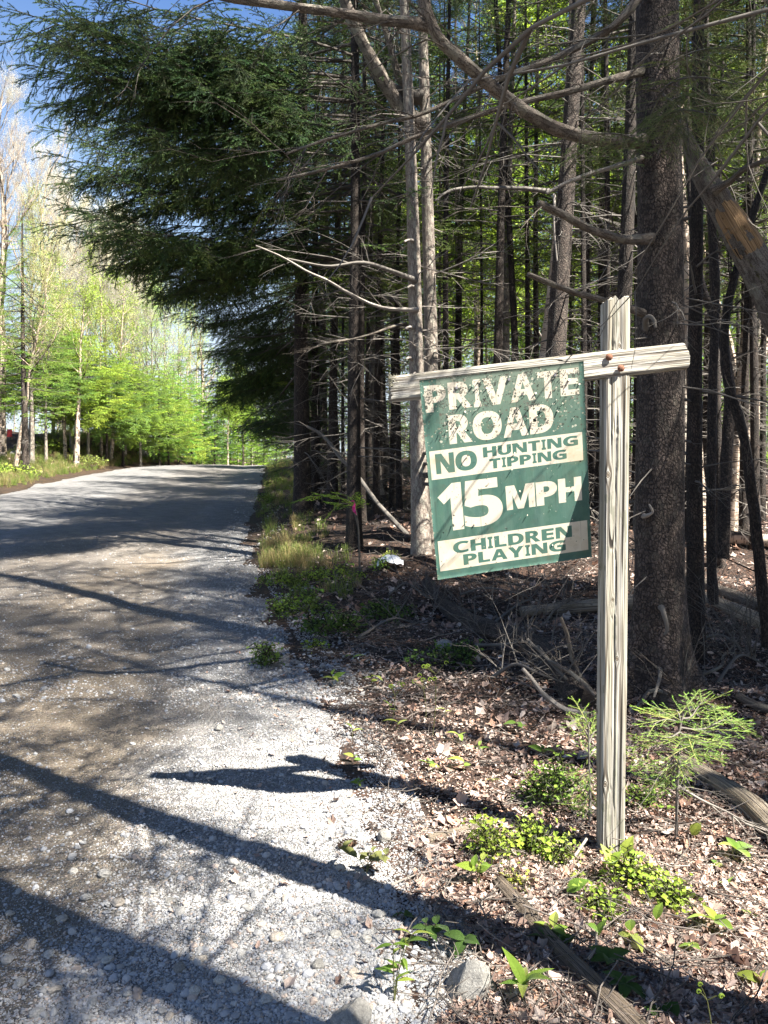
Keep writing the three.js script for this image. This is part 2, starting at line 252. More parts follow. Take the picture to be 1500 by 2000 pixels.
// a spray of needled shoots along +x; lod: needles per metre, needle length and width
function makeSpray(seed, { len = .6, step = .055, perM = 260, nl = .016, nw = .0024, ang = .95, flat = .5, droop = .12, twigs = true, bare = .0, subs = true }) {
  const r = rng(seed), g = new Geo();
  function shoot(a, dir, L, rad, level) {
    const n = 4, pts = [], d = dir.clone(); let p = a.clone(); pts.push(p.clone());
    for (let k = 0; k < n; k++) { d.y -= droop * (level ? .6 : 1) / n + (r() - .5) * .12; d.x += (r() - .5) * .1; d.z += (r() - .5) * .12; d.normalize(); p = p.clone().addScaledVector(d, L / n); pts.push(p); }
    if (twigs) g.tube(pts, radiiOf(n + 1, rad, rad * .35), 3, { cap: false, color: TWIG });
    const cnt = Math.max(3, Math.round(L * perM)), side = V().crossVectors(dir, V(0, 1, 0)).normalize(), up = V().crossVectors(side, dir).normalize();
    for (let k = 0; k < cnt; k++) {
      const s = bare * (level ? .3 : 1) + (1 - bare * (level ? .3 : 1)) * (k + r()) / cnt, i = Math.min(n - 1, Math.floor(s * n)), f = s * n - i, q = pts[i].clone().lerp(pts[i + 1], f), t = V().subVectors(pts[i + 1], pts[i]).normalize();
      const th = r() * Math.PI * 2, ca = Math.cos(th), sa = Math.sin(th) * (1 - flat) + (1 - Math.abs(flat)) * .25;
      const v = t.clone().multiplyScalar(.55 + .35 * r()).addScaledVector(side, ca * .85).addScaledVector(up, sa * .85 + .12).normalize(), l = nl * (.75 + .5 * r()) * (s > .9 ? .8 : 1);
      const w = V().crossVectors(v, V(r() - .5, r() - .5, r() - .5)).normalize().multiplyScalar(nw / 2), b = .7 + .6 * r(), tip = s > .72 ? 1.55 : 1;
      g.tri(q.clone().add(w), q.clone().sub(w), q.clone().addScaledVector(v, l), [NEEDLE[0] * b * tip, NEEDLE[1] * b * tip, NEEDLE[2] * b]);
    }
    if (level < 2 && (subs || level < 1)) for (let x = (level ? .35 : .12) * L, sgn = r() < .5 ? 1 : -1; x < L * .93; x += step * (level ? 1.6 : 1), sgn = -sgn) {
      const i = Math.min(n - 1, Math.floor(x / L * n)), q = pts[i].clone().lerp(pts[i + 1], x / L * n - i), t = V().subVectors(pts[i + 1], pts[i]).normalize(), sd = V().crossVectors(t, V(0, 1, 0)).normalize();
      const l2 = (level ? .38 : .5) * L * Math.pow(1 - x / L, .75) * (.7 + .5 * r()) + .03; if (l2 < .035) continue;
      const a2 = ang * (.8 + .3 * r()); shoot(q, t.clone().multiplyScalar(Math.cos(a2)).addScaledVector(sd, sgn * Math.sin(a2)).addScaledVector(V(0, 1, 0), (r() - .5) * .25), l2, rad * .55, level + 1);
    }
  }
  shoot(V(0, 0, 0), V(1, .05, 0), len, .0035, 0);
  return g.build();
}
const SPRAY = {
  near: [1, 2, 3].map((s) => makeSpray(s, { perM: 330, step: .06 })),
  mid: [4, 5, 6].map((s) => makeSpray(s, { perM: 230, nl: .023, nw: .0062, step: .06, ang: .8 })),
  finger: [14, 15, 16].map((s) => makeSpray(s, { len: .62, perM: 440, nl: .022, nw: .0064, step: .11, ang: .72, flat: .35, droop: .2 })),
  far: [7, 8].map((s) => makeSpray(s, { len: .7, perM: 120, nl: .042, nw: .014, step: .08, twigs: false, subs: true, droop: .2 })),
  fir: [9, 10].map((s) => makeSpray(s, { len: .26, step: .046, perM: 400, nl: .016, nw: .0021, flat: .75, ang: .9, droop: .02, subs: false })),
};
// a clump of small leaves round the origin
function makeCluster(seed, { n = 40, R = .28, size = .05, flat = .6, twig = 4 }) {
  const r = rng(seed), g = new Geo();
  for (let k = 0; k < twig; k++) { const e = V(r() - .5, r() - .4, r() - .5).normalize().multiplyScalar(R * .9); g.tube([V(0, 0, 0), e.clone().multiplyScalar(.5).add(V((r() - .5) * .05, .02, 0)), e], [.004, .003, .0015], 3, { cap: false, color: [.2, .17, .13] }); }
  for (let k = 0; k < n; k++) {
    const c = V(r() - .5, (r() - .5) * flat, r() - .5).multiplyScalar(2 * R); if (c.length() > R * 1.15) { k--; continue; }
    const q = eul(r() * 6.28, (r() - .5) * 2, (r() - .5) * 1.6), s = size * (.6 + .8 * r()), pt = (x, y, z) => V(x, y, z).multiplyScalar(s).applyQuaternion(q).add(c), b = .75 + .5 * r(), col = [b, b, b];
    const A = pt(-.5, 0, 0), B = pt(.1, .08, .34), C = pt(.55, -.05, 0), D = pt(.1, .08, -.34); g.tri(A, B, C, col); g.tri(A, C, D, col);
  }
  return g.build();
}
const CLUSTER = { leaf: [1, 2, 3].map((s) => makeCluster(s, {})), fine: [4, 5].map((s) => makeCluster(s, { n: 60, R: .34, size: .032 })), blue: [6, 7, 8].map((s) => makeCluster(s, { n: 15, R: .075, size: .021, twig: 5, flat: .9 })), low: [9, 10, 11].map((s) => makeCluster(s, { n: 18, R: .1, size: .032, twig: 4 })) };
const tint = (r, c, v = .35) => { const k = 1 - v / 2 + v * r(), w = (r() - .5) * v * .5; return rgb(c[0] * k * (1 + w), c[1] * k, c[2] * k * (1 - w)); };

// branch that leaves the trunk at a, ends at b (world or local), sags and lifts at the tip
function limbPath(a, b, sag, r, n = 8, wob = .05) {
  const pts = [], L = a.distanceTo(b), o1 = V((r() - .5), (r() - .5) * .6, (r() - .5)).multiplyScalar(wob * L), o2 = V((r() - .5), (r() - .5) * .6, (r() - .5)).multiplyScalar(wob * L);
  for (let k = 0; k <= n; k++) { const s = k / n, p = a.clone().lerp(b, s); p.y += sag * L * 4 * s * (1 - s) * (.7 + .6 * s); p.addScaledVector(o1, Math.sin(s * Math.PI)).addScaledVector(o2, Math.sin(s * Math.PI * 2) * .6); pts.push(p); }
  return pts;
}
// hang sprays on a branch path -> push matrices
function dress(pts, r, out, { from = .25, gap = .2, size = 1, tipSize = .75, hang = .15, chance = 1, drop = 0 }) {
  const c = new THREE.CatmullRomCurve3(pts), L = c.getLength(); let sgn = r() < .5 ? 1 : -1;
  for (let s = from; s <= 1; s += gap / L * (.75 + .5 * r())) {
    sgn = -sgn; if (r() > chance) continue;
    const p = c.getPointAt(Math.min(1, s)), t = c.getTangentAt(Math.min(1, s)), side = V().crossVectors(t, V(0, 1, 0)).normalize(), a = .95 - .5 * s + (r() - .5) * .4;
    const d = t.clone().multiplyScalar(Math.cos(a)).addScaledVector(side, sgn * Math.sin(a)); d.y -= hang * (.4 + 1.2 * r());
    out.push(M4(p, basis(d, V((r() - .5) * .5, 1, (r() - .5) * .5)), size * (1.15 - .45 * s) * (.75 + .5 * r())));
    if (r() < drop) { const e = d.clone().multiplyScalar(.5); e.y -= .3 + .9 * r(); out.push(M4(p, basis(e, V(t.x, .3, t.z)), size * (.5 + .5 * r()))); }
  }
  const t = c.getTangentAt(1); out.push(M4(pts[pts.length - 1].clone().addScaledVector(t, -.15), basis(t, V(0, 1, 0)), size * tipSize));
}
function splitAmong(mats, k) { const o = Array.from({ length: k }, () => []); mats.forEach((m, i) => o[i % k].push(m)); return o; }
function foliage(parent, kind, mats, r, base, v = .4) { // needles as instanced sprays, one object for each spray shape
  splitAmong(mats, SPRAY[kind].length).forEach((ms, k) => { if (ms.length) many('foliage', SPRAY[kind][k], LEAF.needle, ms, ms.map(() => tint(r, base, v)), parent); });
}
function leaves(parent, kind, mats, r, base, v = .4) { splitAmong(mats, CLUSTER[kind].length).forEach((ms, k) => { if (ms.length) many('foliage', CLUSTER[kind][k], LEAF.cluster, ms, ms.map(() => tint(r, base, v)), parent); }); }

function trunkGeo(pts, r0, r1, sides, rough, flare = 0, n) {
  const path = curve(pts, n || Math.max(8, pts.length * 4)), L = path.length; const g = new Geo(), seed = pts[0].x * 3.7 + pts[0].z * 1.3;
  g.tube(path, path.map((_, k) => { const s = k / (L - 1); return lerp(r0, r1, Math.pow(s, .85)) * (1 + flare * Math.exp(-s * 26)); }), sides, {
    rough: (a, l) => 1 + rough * (fbm(Math.cos(a) * 1.6 + seed, l * 2.2, Math.sin(a) * 1.6, 3) * 1.6) + flare * .35 * Math.exp(-l * 3.5) * (.5 + .5 * Math.sin(a * 5 + seed)), uTurns: Math.PI * 2 * r0 });
  return g.build(true);
}
// dead twigs that stick out of a bare trunk
function deadTwigs(g, at, dir, L, r, rad, level = 0) {
  const n = 4, pts = [at.clone()], d = dir.clone(); let p = at.clone();
  for (let k = 0; k < n; k++) { d.add(V((r() - .5) * .3, (r() - .55) * .24 - (level ? 0 : .03), (r() - .5) * .3)).normalize(); p = p.clone().addScaledVector(d, L / n); pts.push(p); }
  g.tube(pts, radiiOf(n + 1, rad, rad * .3), level ? 3 : 4, { capOut: .2 });
  if (level < 2 && L > .12) { const m = level ? 2 : 3 + Math.floor(r() * 4); for (let k = 0; k < m; k++) { const i = 1 + Math.floor(r() * (n - .01)), t = V().subVectors(pts[i], pts[i - 1]).normalize(); deadTwigs(g, pts[i], t.add(V((r() - .5) * 1.8, (r() - .5) * 1.1, (r() - .5) * 1.8)).normalize(), L * (.3 + .3 * r()), r, rad * .5, level + 1); } }
}
// a conifer standing at pos: trunk, dead lower twigs, live crown. all in metres
function conifer(o) {
  const r = rng(o.seed), t = thing(o.name || 'spruce_tree', o.label, 'tree', o.pos, o.group), h = o.h, lean = o.lean || V(0, 0, 0);
  const axis = (y) => V(lean.x * y / h, y, lean.z * y / h).add(V(Math.sin(y * .5 + o.seed) * .03, 0, Math.cos(y * .43 + o.seed) * .03).multiplyScalar(y > .3 ? 1 : 0));
  const pts = []; for (let k = 0; k <= 6; k++) pts.push(axis(h * k / 6 - (k ? 0 : .25)));
  part('trunk', trunkGeo(pts, o.r, o.r * .12, o.sides || 12, o.rough ?? .06, o.flare ?? .35, o.rows || 30), o.mat || MAT.darkBark, t);
  const rad = (y) => lerp(o.r, o.r * .12, Math.pow(y / h, .85));
  if (o.dead) {
    const g = new Geo();
    for (let k = 0; k < o.dead; k++) { const y = lerp(o.deadFrom ?? .8, o.deadTo ?? o.base ?? 5, r()), a = r() * 6.28, d = V(Math.cos(a), .25 - r() * .5, Math.sin(a)); deadTwigs(g, axis(y).addScaledVector(d, rad(y) * .7), d.normalize(), (o.deadLen || 1) * (.3 + .9 * r()), r, .006 + .007 * r()); }
    part('dead_twigs', g.build(), o.twigMat || MAT.greyTwig, t, 'stuff');
  }
  if (o.R) {
    const mats = [], g = new Geo(), n = o.branches || 60, b0 = o.base ?? 4;
    for (let k = 0; k < n; k++) {
      const s = (k + r() * .8) / n, y = lerp(b0, h * .985, Math.pow(s, .85)), a = k * 2.4 + r() * .9, sideBias = o.bias ? 1 + o.bias.amount * Math.cos(a - o.bias.angle) : 1;
      const L = (o.R * Math.pow(1 - (y - b0) / (h - b0 + .01), .75) * (.65 + .55 * r()) * (s < .12 ? .55 + 3 * s : 1)) * sideBias + .18;
      const A = axis(y), B = axis(y).add(V(Math.cos(a) * L, L * (o.up ?? (.1 - .3 * (1 - s))), Math.sin(a) * L)), path = limbPath(A, B, o.sag ?? -.06, r, 6);
      g.tube(path, radiiOf(7, Math.min(.03, .009 * L + .006), .003), 4, { cap: false });
      dress(path, r, mats, { from: o.from ?? .18, gap: o.gap || .24, size: (o.size || 1) * Math.min(1, .45 + L * .3), hang: o.hang ?? .15, drop: o.drop ?? .2 });
    }
    part('branches', g.build(), MAT.darkTwig, t, 'stuff');
    foliage(t, o.lod || 'mid', mats, r, o.tint || [1, 1, 1], o.vary);
  }
  return t;
}
// a broadleaf tree: trunk, forking limbs and twigs, leaf clumps at the twig ends
function broadleaf(o) {
  const r = rng(o.seed), t = thing(o.name || 'birch_tree', o.label, 'tree', o.pos, o.group), g = new Geo(), mats = [], trunkPts = [], h = o.h, lean = o.lean || V(0, 0, 0);
  for (let k = 0; k <= 7; k++) { const s = k / 7; trunkPts.push(V(lean.x * s + (k > 1 ? (r() - .5) * .03 * h * (o.wob ?? 1) * s : 0), h * s - (k ? 0 : .2), lean.z * s + (k > 1 ? (r() - .5) * .03 * h * (o.wob ?? 1) * s : 0))); }
  part('trunk', trunkGeo(trunkPts, o.r, o.r * .12, o.sides || 9, .04, .3, 24), o.mat || MAT.birch, t);
  const c = new THREE.CatmullRomCurve3(trunkPts);
  function grow(at, dir, L, rad, level) {
    const n = 5, pts = [at.clone()], d = dir.clone(); let p = at.clone();
    for (let k = 0; k < n; k++) { d.add(V((r() - .5) * .35, (o.lift ?? .12) + (r() - .5) * .22, (r() - .5) * .35)).normalize(); p = p.clone().addScaledVector(d, L / n); pts.push(p); }
    g.tube(pts, radiiOf(n + 1, rad, rad * .35), level ? 3 : 5, { cap: false });
    if (level >= (o.leafLevel ?? 1) && o.leafs) for (let k = 2; k <= n; k++) if (r() < o.leafs) mats.push(M4(pts[k].clone().add(V((r() - .5) * .3, (r() - .5) * .3, (r() - .5) * .3)), eul(r() * 6.28, (r() - .5) * .8, (r() - .5) * .8), (o.leafSize || 1) * (.6 + .8 * r())));
    if (level < (o.levels ?? 2)) { const m = (o.forks ?? 5); for (let k = 0; k < m; k++) { const f = .25 + .75 * (k + r()) / m, i = Math.min(n - 1, Math.floor(f * n)), q = pts[i].clone().lerp(pts[i + 1], f * n - i), tt = V().subVectors(pts[i + 1], pts[i]).normalize(); grow(q, tt.add(V((r() - .5) * 1.9, (r() - .2) * .9, (r() - .5) * 1.9)).normalize(), L * (.35 + .3 * r()), rad * .45, level + 1); } }
  }
  const nb = o.branches || 16;
  for (let k = 0; k < nb; k++) { const s = lerp(o.base ?? .35, .98, (k + r() * .7) / nb), q = c.getPoint(s), a = k * 2.4 + r(); grow(q, V(Math.cos(a), o.rise ?? .9, Math.sin(a)).normalize(), h * (o.spread ?? .26) * (1.15 - s) * (.8 + .5 * r()) + .3, o.r * (1.05 - s) * .45 + .006, 0); }
  part('branches', g.build(), o.twigMat || o.mat || MAT.birch, t, 'stuff');
  if (mats.length) leaves(t, o.cluster || 'leaf', mats, r, o.tint || [.2, .3, .04], o.vary);
  return t;
}
// one hand-laid branch along picked points (relative to the thing at origin pos)
function pickedBranch(parent, pos, list, w0, w1, mat, o = {}) {
  const pts = curve(list.map(([x, y, d]) => P(x, y, d).sub(pos)), o.n || 22), d0 = list[0][2], d1 = list[list.length - 1][2], g = new Geo(), sd = list[0][0];
  g.tube(pts, radiiOf(pts.length, pxm(w0, d0) / 2, pxm(w1, d1) / 2, o.pow || .8).map((q, k) => q * (1 + (o.name ? 0 : .3) * Math.exp(-k / 2))), o.sides || 9, { rough: (a, l) => 1 + .22 * noise(Math.cos(a) * 1.3 + sd, l * 7, Math.sin(a) * 1.3) + .12 * noise(l * 22, a + sd, 2), capOut: o.capOut ?? .2, uTurns: .25 });
  const r = rng(Math.round(sd * 7 + list[0][1]));
  if (o.twigs) for (let k = 0; k < o.twigs; k++) { const i = 3 + Math.floor(r() * (pts.length - 4)), t = V().subVectors(pts[i], pts[i - 1]).normalize(); deadTwigs(g, pts[i], t.add(V((r() - .5) * 1.6, (r() - .6) * 1.6, (r() - .5) * 1.6)).normalize(), (o.twigLen || .4) * (.35 + r()), r, o.twigR || .004, 0); }
  part(o.name || 'branch', g.build(true), mat, parent); return pts;
}
// ---------- ground and road ----------
function sheet(xs, zs, y, col, inside) {
  const nx = xs.length, nz = zs.length, p = [], u = [], c = [], i = [], ok = [];
  for (let b = 0; b < nz; b++) for (let a = 0; a < nx; a++) { const x = typeof xs[a] === 'function' ? xs[a](zs[b]) : xs[a], z = zs[b]; p.push(x, y(x, z), z); u.push(x, -z); const k = col(x, z); c.push(k[0], k[1], k[2]); }
  for (let b = 1; b < nz; b++) for (let a = 1; a < nx; a++) { const q = b * nx + a, w = q - nx; i.push(w - 1, w, q - 1, w, q, q - 1); }
  const g = new THREE.BufferGeometry(); g.setAttribute('position', new THREE.Float32BufferAttribute(p, 3)); g.setAttribute('uv', new THREE.Float32BufferAttribute(u, 2)); g.setAttribute('color', new THREE.Float32BufferAttribute(c, 3)); g.setIndex(i); g.computeVertexNormals(); return g;
}
function graded(a, b, s0, growth, max) { const o = [a]; let s = s0; while (o[o.length - 1] < b) { o.push(o[o.length - 1] + s); s = Math.min(max, s * growth); } return o; }
{
  const zs = [...graded(2.5, 10, .3, 1.2, 3).slice(1).reverse(), ...graded(-2.5, 600, .05, 1.012, 1e9).map((d) => -d)];
  const right = graded(0, 500, .06, 1.03, 1e9), left = graded(.3, 500, .3, 1.06, 1e9).map((x) => -x).reverse();
  const col = (x, z) => { const d = -z, r = x - interp(ROAD_RIGHT, d), l = interp(ROAD_LEFT, d) - x, m = fbm(x * .9, z * .9, 6, 3);
    const verge = Math.max(1 - ss(.3, 1.6, r + m * .8), 0), k = .62 + .5 * m; if (l > -.5) return [.62 + m * .3, .6 + m * .3, .36]; // dry grass and fresh growth on the left bank
    return d > 6 ? [lerp(k, .62, verge * .5), lerp(k * .95, .62, verge * .6), lerp(k * .9, .4, verge * .5)] : [k * 1.05, k, k * .97]; };
  single('ground', sheet([...left, ...right], zs, (x, z) => H(x, z) - (inRoad(x, z) ? .05 : 0), col), MAT.soil, 'forest floor and verges covered with dead leaves', null, null, 'structure');
}
const roadTop = (x, z) => { const d = -z, r = interp(ROAD_RIGHT, d) - x; return H(x, z) + .006 + (1 - ss(1.0, 1.6, r)) * .01 * noise(x * 14, z * 14, 2) - .05 * (1 - ss(-.1, .12, r)); };
const onRoad = (x, z, dy = 0) => V(x, Math.max(H(x, z), roadTop(x, z)) + dy, z);
function inRoad(x, z) { const d = -z; return x < interp(ROAD_RIGHT, d) - .35 && x > interp(ROAD_LEFT, d) + .3 && d < 60; }
{
  const ds = [...graded(-2.5, 10, .3, 1.2, 3).slice(1).reverse().map((x) => x > 0 ? -x : -x)], zs = [6, 3, 1, 0, -.8, -1.5, ...graded(2, 62, .04, 1.012, .6).map((d) => -d)];
  const N = 150, xs = []; // across the road from the right edge to the left, finer near the right
  for (let k = 0; k <= N; k++) { const s = Math.pow(k / N, 1.5); xs.push((z) => { const d = -z, a = interp(ROAD_RIGHT, d) + .06 * noise(z * 2.1, 3) + .05 * noise(z * 6.3, 8) + .1, b = interp(ROAD_LEFT, d) + .25 * noise(z * .8, 5); return lerp(b, a, 1 - s); }); }
  xs.reverse();
  const col = (x, z) => { const d = -z, r = interp(ROAD_RIGHT, d) - x, m = fbm(x * .7, z * .35, 3, 3), m2 = fbm(x * 2.5, z * 2.5, 7, 3);
    const edge = 1.0 + .35 * noise(z * .9, 2), track = ss(edge - .25, edge + .45, r + m2 * .5) * (1 - ss(3.2, 4.4, r)) * (1 - .6 * ss(9, 16, d)); const k = .66 + .22 * m + .15 * m2, t = clamp(track * (.9 + m * .8));
    return [lerp(k, k * .9, t), lerp(k, k * .75, t), lerp(k * 1.0, k * .57, t)]; };
  const yy = roadTop;
  single('road', sheet(xs, zs, yy, col), MAT.road, 'grey gravel road rising to a crest between the trees', null, null, 'structure');
}
function rockGeo(seed, detail, flat = .7, rough = .22) {
  const g = new THREE.IcosahedronGeometry(1, detail), p = g.attributes.position, r = rng(seed), cuts = []; for (let k = 0; k < 7; k++) cuts.push([V(r() - .5, (r() - .5) * 1.2, r() - .5).normalize(), .62 + .3 * r()]);
  for (let k = 0; k < p.count; k++) { const v = V().fromBufferAttribute(p, k); let m = 1; for (const [n, d] of cuts) { const t = v.dot(n); if (t > d) m = Math.min(m, d / t); } v.multiplyScalar(m * (1 + rough * fbm(v.x * 1.7 + seed, v.y * 1.7, v.z * 1.7, 3))); v.y *= flat; p.setXYZ(k, v.x, v.y, v.z); }
  g.computeVertexNormals(); return g;
}
{ // loose stones
  const r = rng(404), geos = [1, 2, 3, 4, 5, 6].map((s) => rockGeo(s, s < 3 ? 1 : 1, .55 + .07 * s, .3)), per = geos.map(() => []), cols = geos.map(() => []);
  const put = (x, z, s, c) => { const k = Math.floor(r() * geos.length); per[k].push(M4(onRoad(x, z, s * .2), eul(r() * 6.28, (r() - .5) * .7, (r() - .5) * .7), V(s * (.8 + .5 * r()), s * (.7 + .5 * r()), s * (.8 + .4 * r())))); cols[k].push(c); };
  const stoneCol = (x) => { const b = .25 + .16 * r(), q = r(); return q < .12 ? rgb(b * 1.08, b * .9, b * .78) : q < .5 ? rgb(b * .96, b * .98, b * 1.03) : rgb(b, b * .985, b * .96); };
  let n = 0;
  while (n < 200000) {
    const d = 2.0 / (1 - r() * .85), edge = interp(ROAD_RIGHT, d), back = Math.pow(r(), 1.3) * (1.6 + d * .55), x = edge + .22 - back + (r() < .08 ? r() * .5 : 0); if (x < -d * .6 - .3) { if (r() < .02) n++; continue; }
    const rr = edge - x, m = fbm(x * 1.1, -d * 1.1, 12, 3), dens = (rr < 1.1 ? 1 : .38) * (.75 + m * 1.3) * (rr < 0 ? .6 : 1); if (r() > dens) { n += .15; continue; }
    const big = r(); put(x, -d, (big > .995 ? .0075 + .009 * r() : big > .9 ? .0038 + .003 * r() : .0017 + .0025 * r() * r()) * (d > 5 ? 1.5 : 1), stoneCol(x)); n++;
  }
  for (let k = 0; k < 2500; k++) { const d = 5 + 20 * r() * r(), x = interp(ROAD_RIGHT, d) - .5 + r() * 1.0; put(x, -d, .007 + .014 * r() * r(), stoneCol(x)); }
  geos.forEach((g, k) => tag(many('gravel', g, MAT.pebble, per[k], cols[k], scene), 'loose grey gravel stones strewn over the road edge', 'gravel'));
}
// ---------- dead leaves ----------
function deadLeafGeo(seed, lobes) {
  const r = rng(seed), g = new Geo(), n = 10, curl = .5 + r() * 1.1, twist = (r() - .5) * 1.2, pts = [], shape = (a) => lobes ? .62 + .38 * Math.abs(Math.cos(a * 2.5)) * (.7 + .3 * Math.cos(a)) : .55 + .12 * Math.cos(a) - .16 * Math.cos(2 * a) * -1;
  const put = (x, z) => V(x, curl * .35 * (x * x) - .3 * curl * Math.abs(z) * z * 2 + Math.abs(z) * .35 + twist * x * z + (r() - .5) * .12, z);
  const c = put(0, 0); for (let k = 0; k < n; k++) { const a = k / n * 6.283, s = shape(a) * (.85 + .3 * r()); pts.push(put(Math.cos(a) * s, Math.sin(a) * s * (lobes ? .9 : .62))); }
  for (let k = 0; k < n; k++) g.tri(c, pts[(k + 1) % n], pts[k]);
  return g.build();
}
{
  const r = rng(77), geos = [1, 2, 3, 4, 5, 6, 7, 8].map((s) => deadLeafGeo(s, s % 3 === 0)), per = geos.map(() => []), cols = geos.map(() => []);
  const pal = [[.40, .29, .24], [.52, .40, .34], [.29, .2, .16], [.16, .105, .085], [.58, .48, .41], [.38, .23, .165], [.35, .29, .26]];
  const put = (x, z, s, up) => { const k = Math.floor(r() * geos.length), c = pal[Math.floor(r() * pal.length)], b = .7 + .5 * r(); per[k].push(M4(onRoad(x, z, .004 + up), eul(r() * 6.28, (r() - .5) * 1.1, (r() - .5) * 1.1), s)); cols[k].push(rgb(c[0] * b, c[1] * b, c[2] * b)); };
  for (let k = 0; k < 46000; k++) { const d = 1.9 / (1 - r() * .8), x0 = interp(ROAD_RIGHT, d) + .12 + .2 * noise(-d * 3, 4), x = x0 + Math.pow(r(), .9) * (d * .62 + .3 - x0); const rr = x - x0; if (r() > ss(-.05, .25, rr + fbm(x * 3, -d * 3, 2, 2) * .3) + .12) continue; put(x, -d, (r() < .03 ? .032 + .016 * r() : .008 + .024 * r() * r()) * (d > 4 ? 1.2 : 1), r() * .02); }
  for (let k = 0; k < 60000; k++) { const d = 1.9 / (1 - r() * .75), x0 = interp(ROAD_RIGHT, d) + .12 + .2 * noise(-d * 3, 4), x = x0 + r() * (d * .62 + .3 - x0); if (r() > ss(-.2, .2, x - x0 + fbm(x * 3, -d * 3, 2, 2) * .4)) continue; put(x, -d, .003 + .006 * r(), r() * .026); } // crumbs of leaf and bark
  for (let k = 0; k < 9000; k++) { const d = 7 + 18 * r(), x0 = interp(ROAD_RIGHT, d) + .1, x = x0 + Math.pow(r(), .8) * (d * .6 - x0); put(x, -d, .03 + .035 * r(), .02 * r()); }
  for (let k = 0; k < 2500; k++) { const d = 17 + 15 * r(), x = interp(ROAD_LEFT, d) - .6 - r() * 5; put(x, -d, .05 + .03 * r(), .02); }
  for (let k = 0; k < 260; k++) { const d = 2.2 + 5 * r(), x = interp(ROAD_RIGHT, d) - r() * r() * .9; put(x, -d, .012 + .016 * r(), .006); }
  geos.forEach((g, k) => tag(many('leaf_litter', g, LEAF.dead, per[k], cols[k], scene), 'brown dead leaves covering the forest floor', 'dead leaves'));
}
{ // small fallen twigs and stalks
  const r = rng(88), geos = [1, 2, 3, 4].map((s) => { const q = rng(s + 50), g = new Geo(), pts = [V(-.5, 0, 0)]; for (let k = 1; k < 6; k++) pts.push(V(-.5 + k * .2, (q() - .4) * .12, (q() - .5) * .16)); g.tube(pts, radiiOf(6, .011, .005), 4, {}); if (s > 2) g.tube([pts[2], pts[2].clone().add(V(.15, .06, .14)), pts[2].clone().add(V(.3, .05, .2))], [.007, .005, .003], 3, {}); return g.build(); }), per = geos.map(() => []), cols = geos.map(() => []);
  for (let k = 0; k < 4200; k++) { const d = k > 2200 ? 4 + 8 * r() : 2 / (1 - r() * .88), x0 = interp(ROAD_RIGHT, d) + .05, x = x0 + r() * (d * .62 + .2 - x0), L = .1 + .45 * r() * r() + (d > 5 ? .25 * r() : 0), q = Math.floor(r() * 4), b = .07 + .22 * r() * r(); per[q].push(M4(ground(x, -d, .015 + .05 * r() * r()), eul(r() * 6.28, (r() - .5) * .25, (r() - .3) * .5), V(L, L * .8, L * .8))); cols[q].push(rgb(b * 1.05, b * .9, b * .78)); }
  geos.forEach((g, k) => tag(many('fallen_twigs', g, MAT.pebble, per[k], cols[k], scene), 'thin dead twigs lying among the leaves', 'twigs'));
}
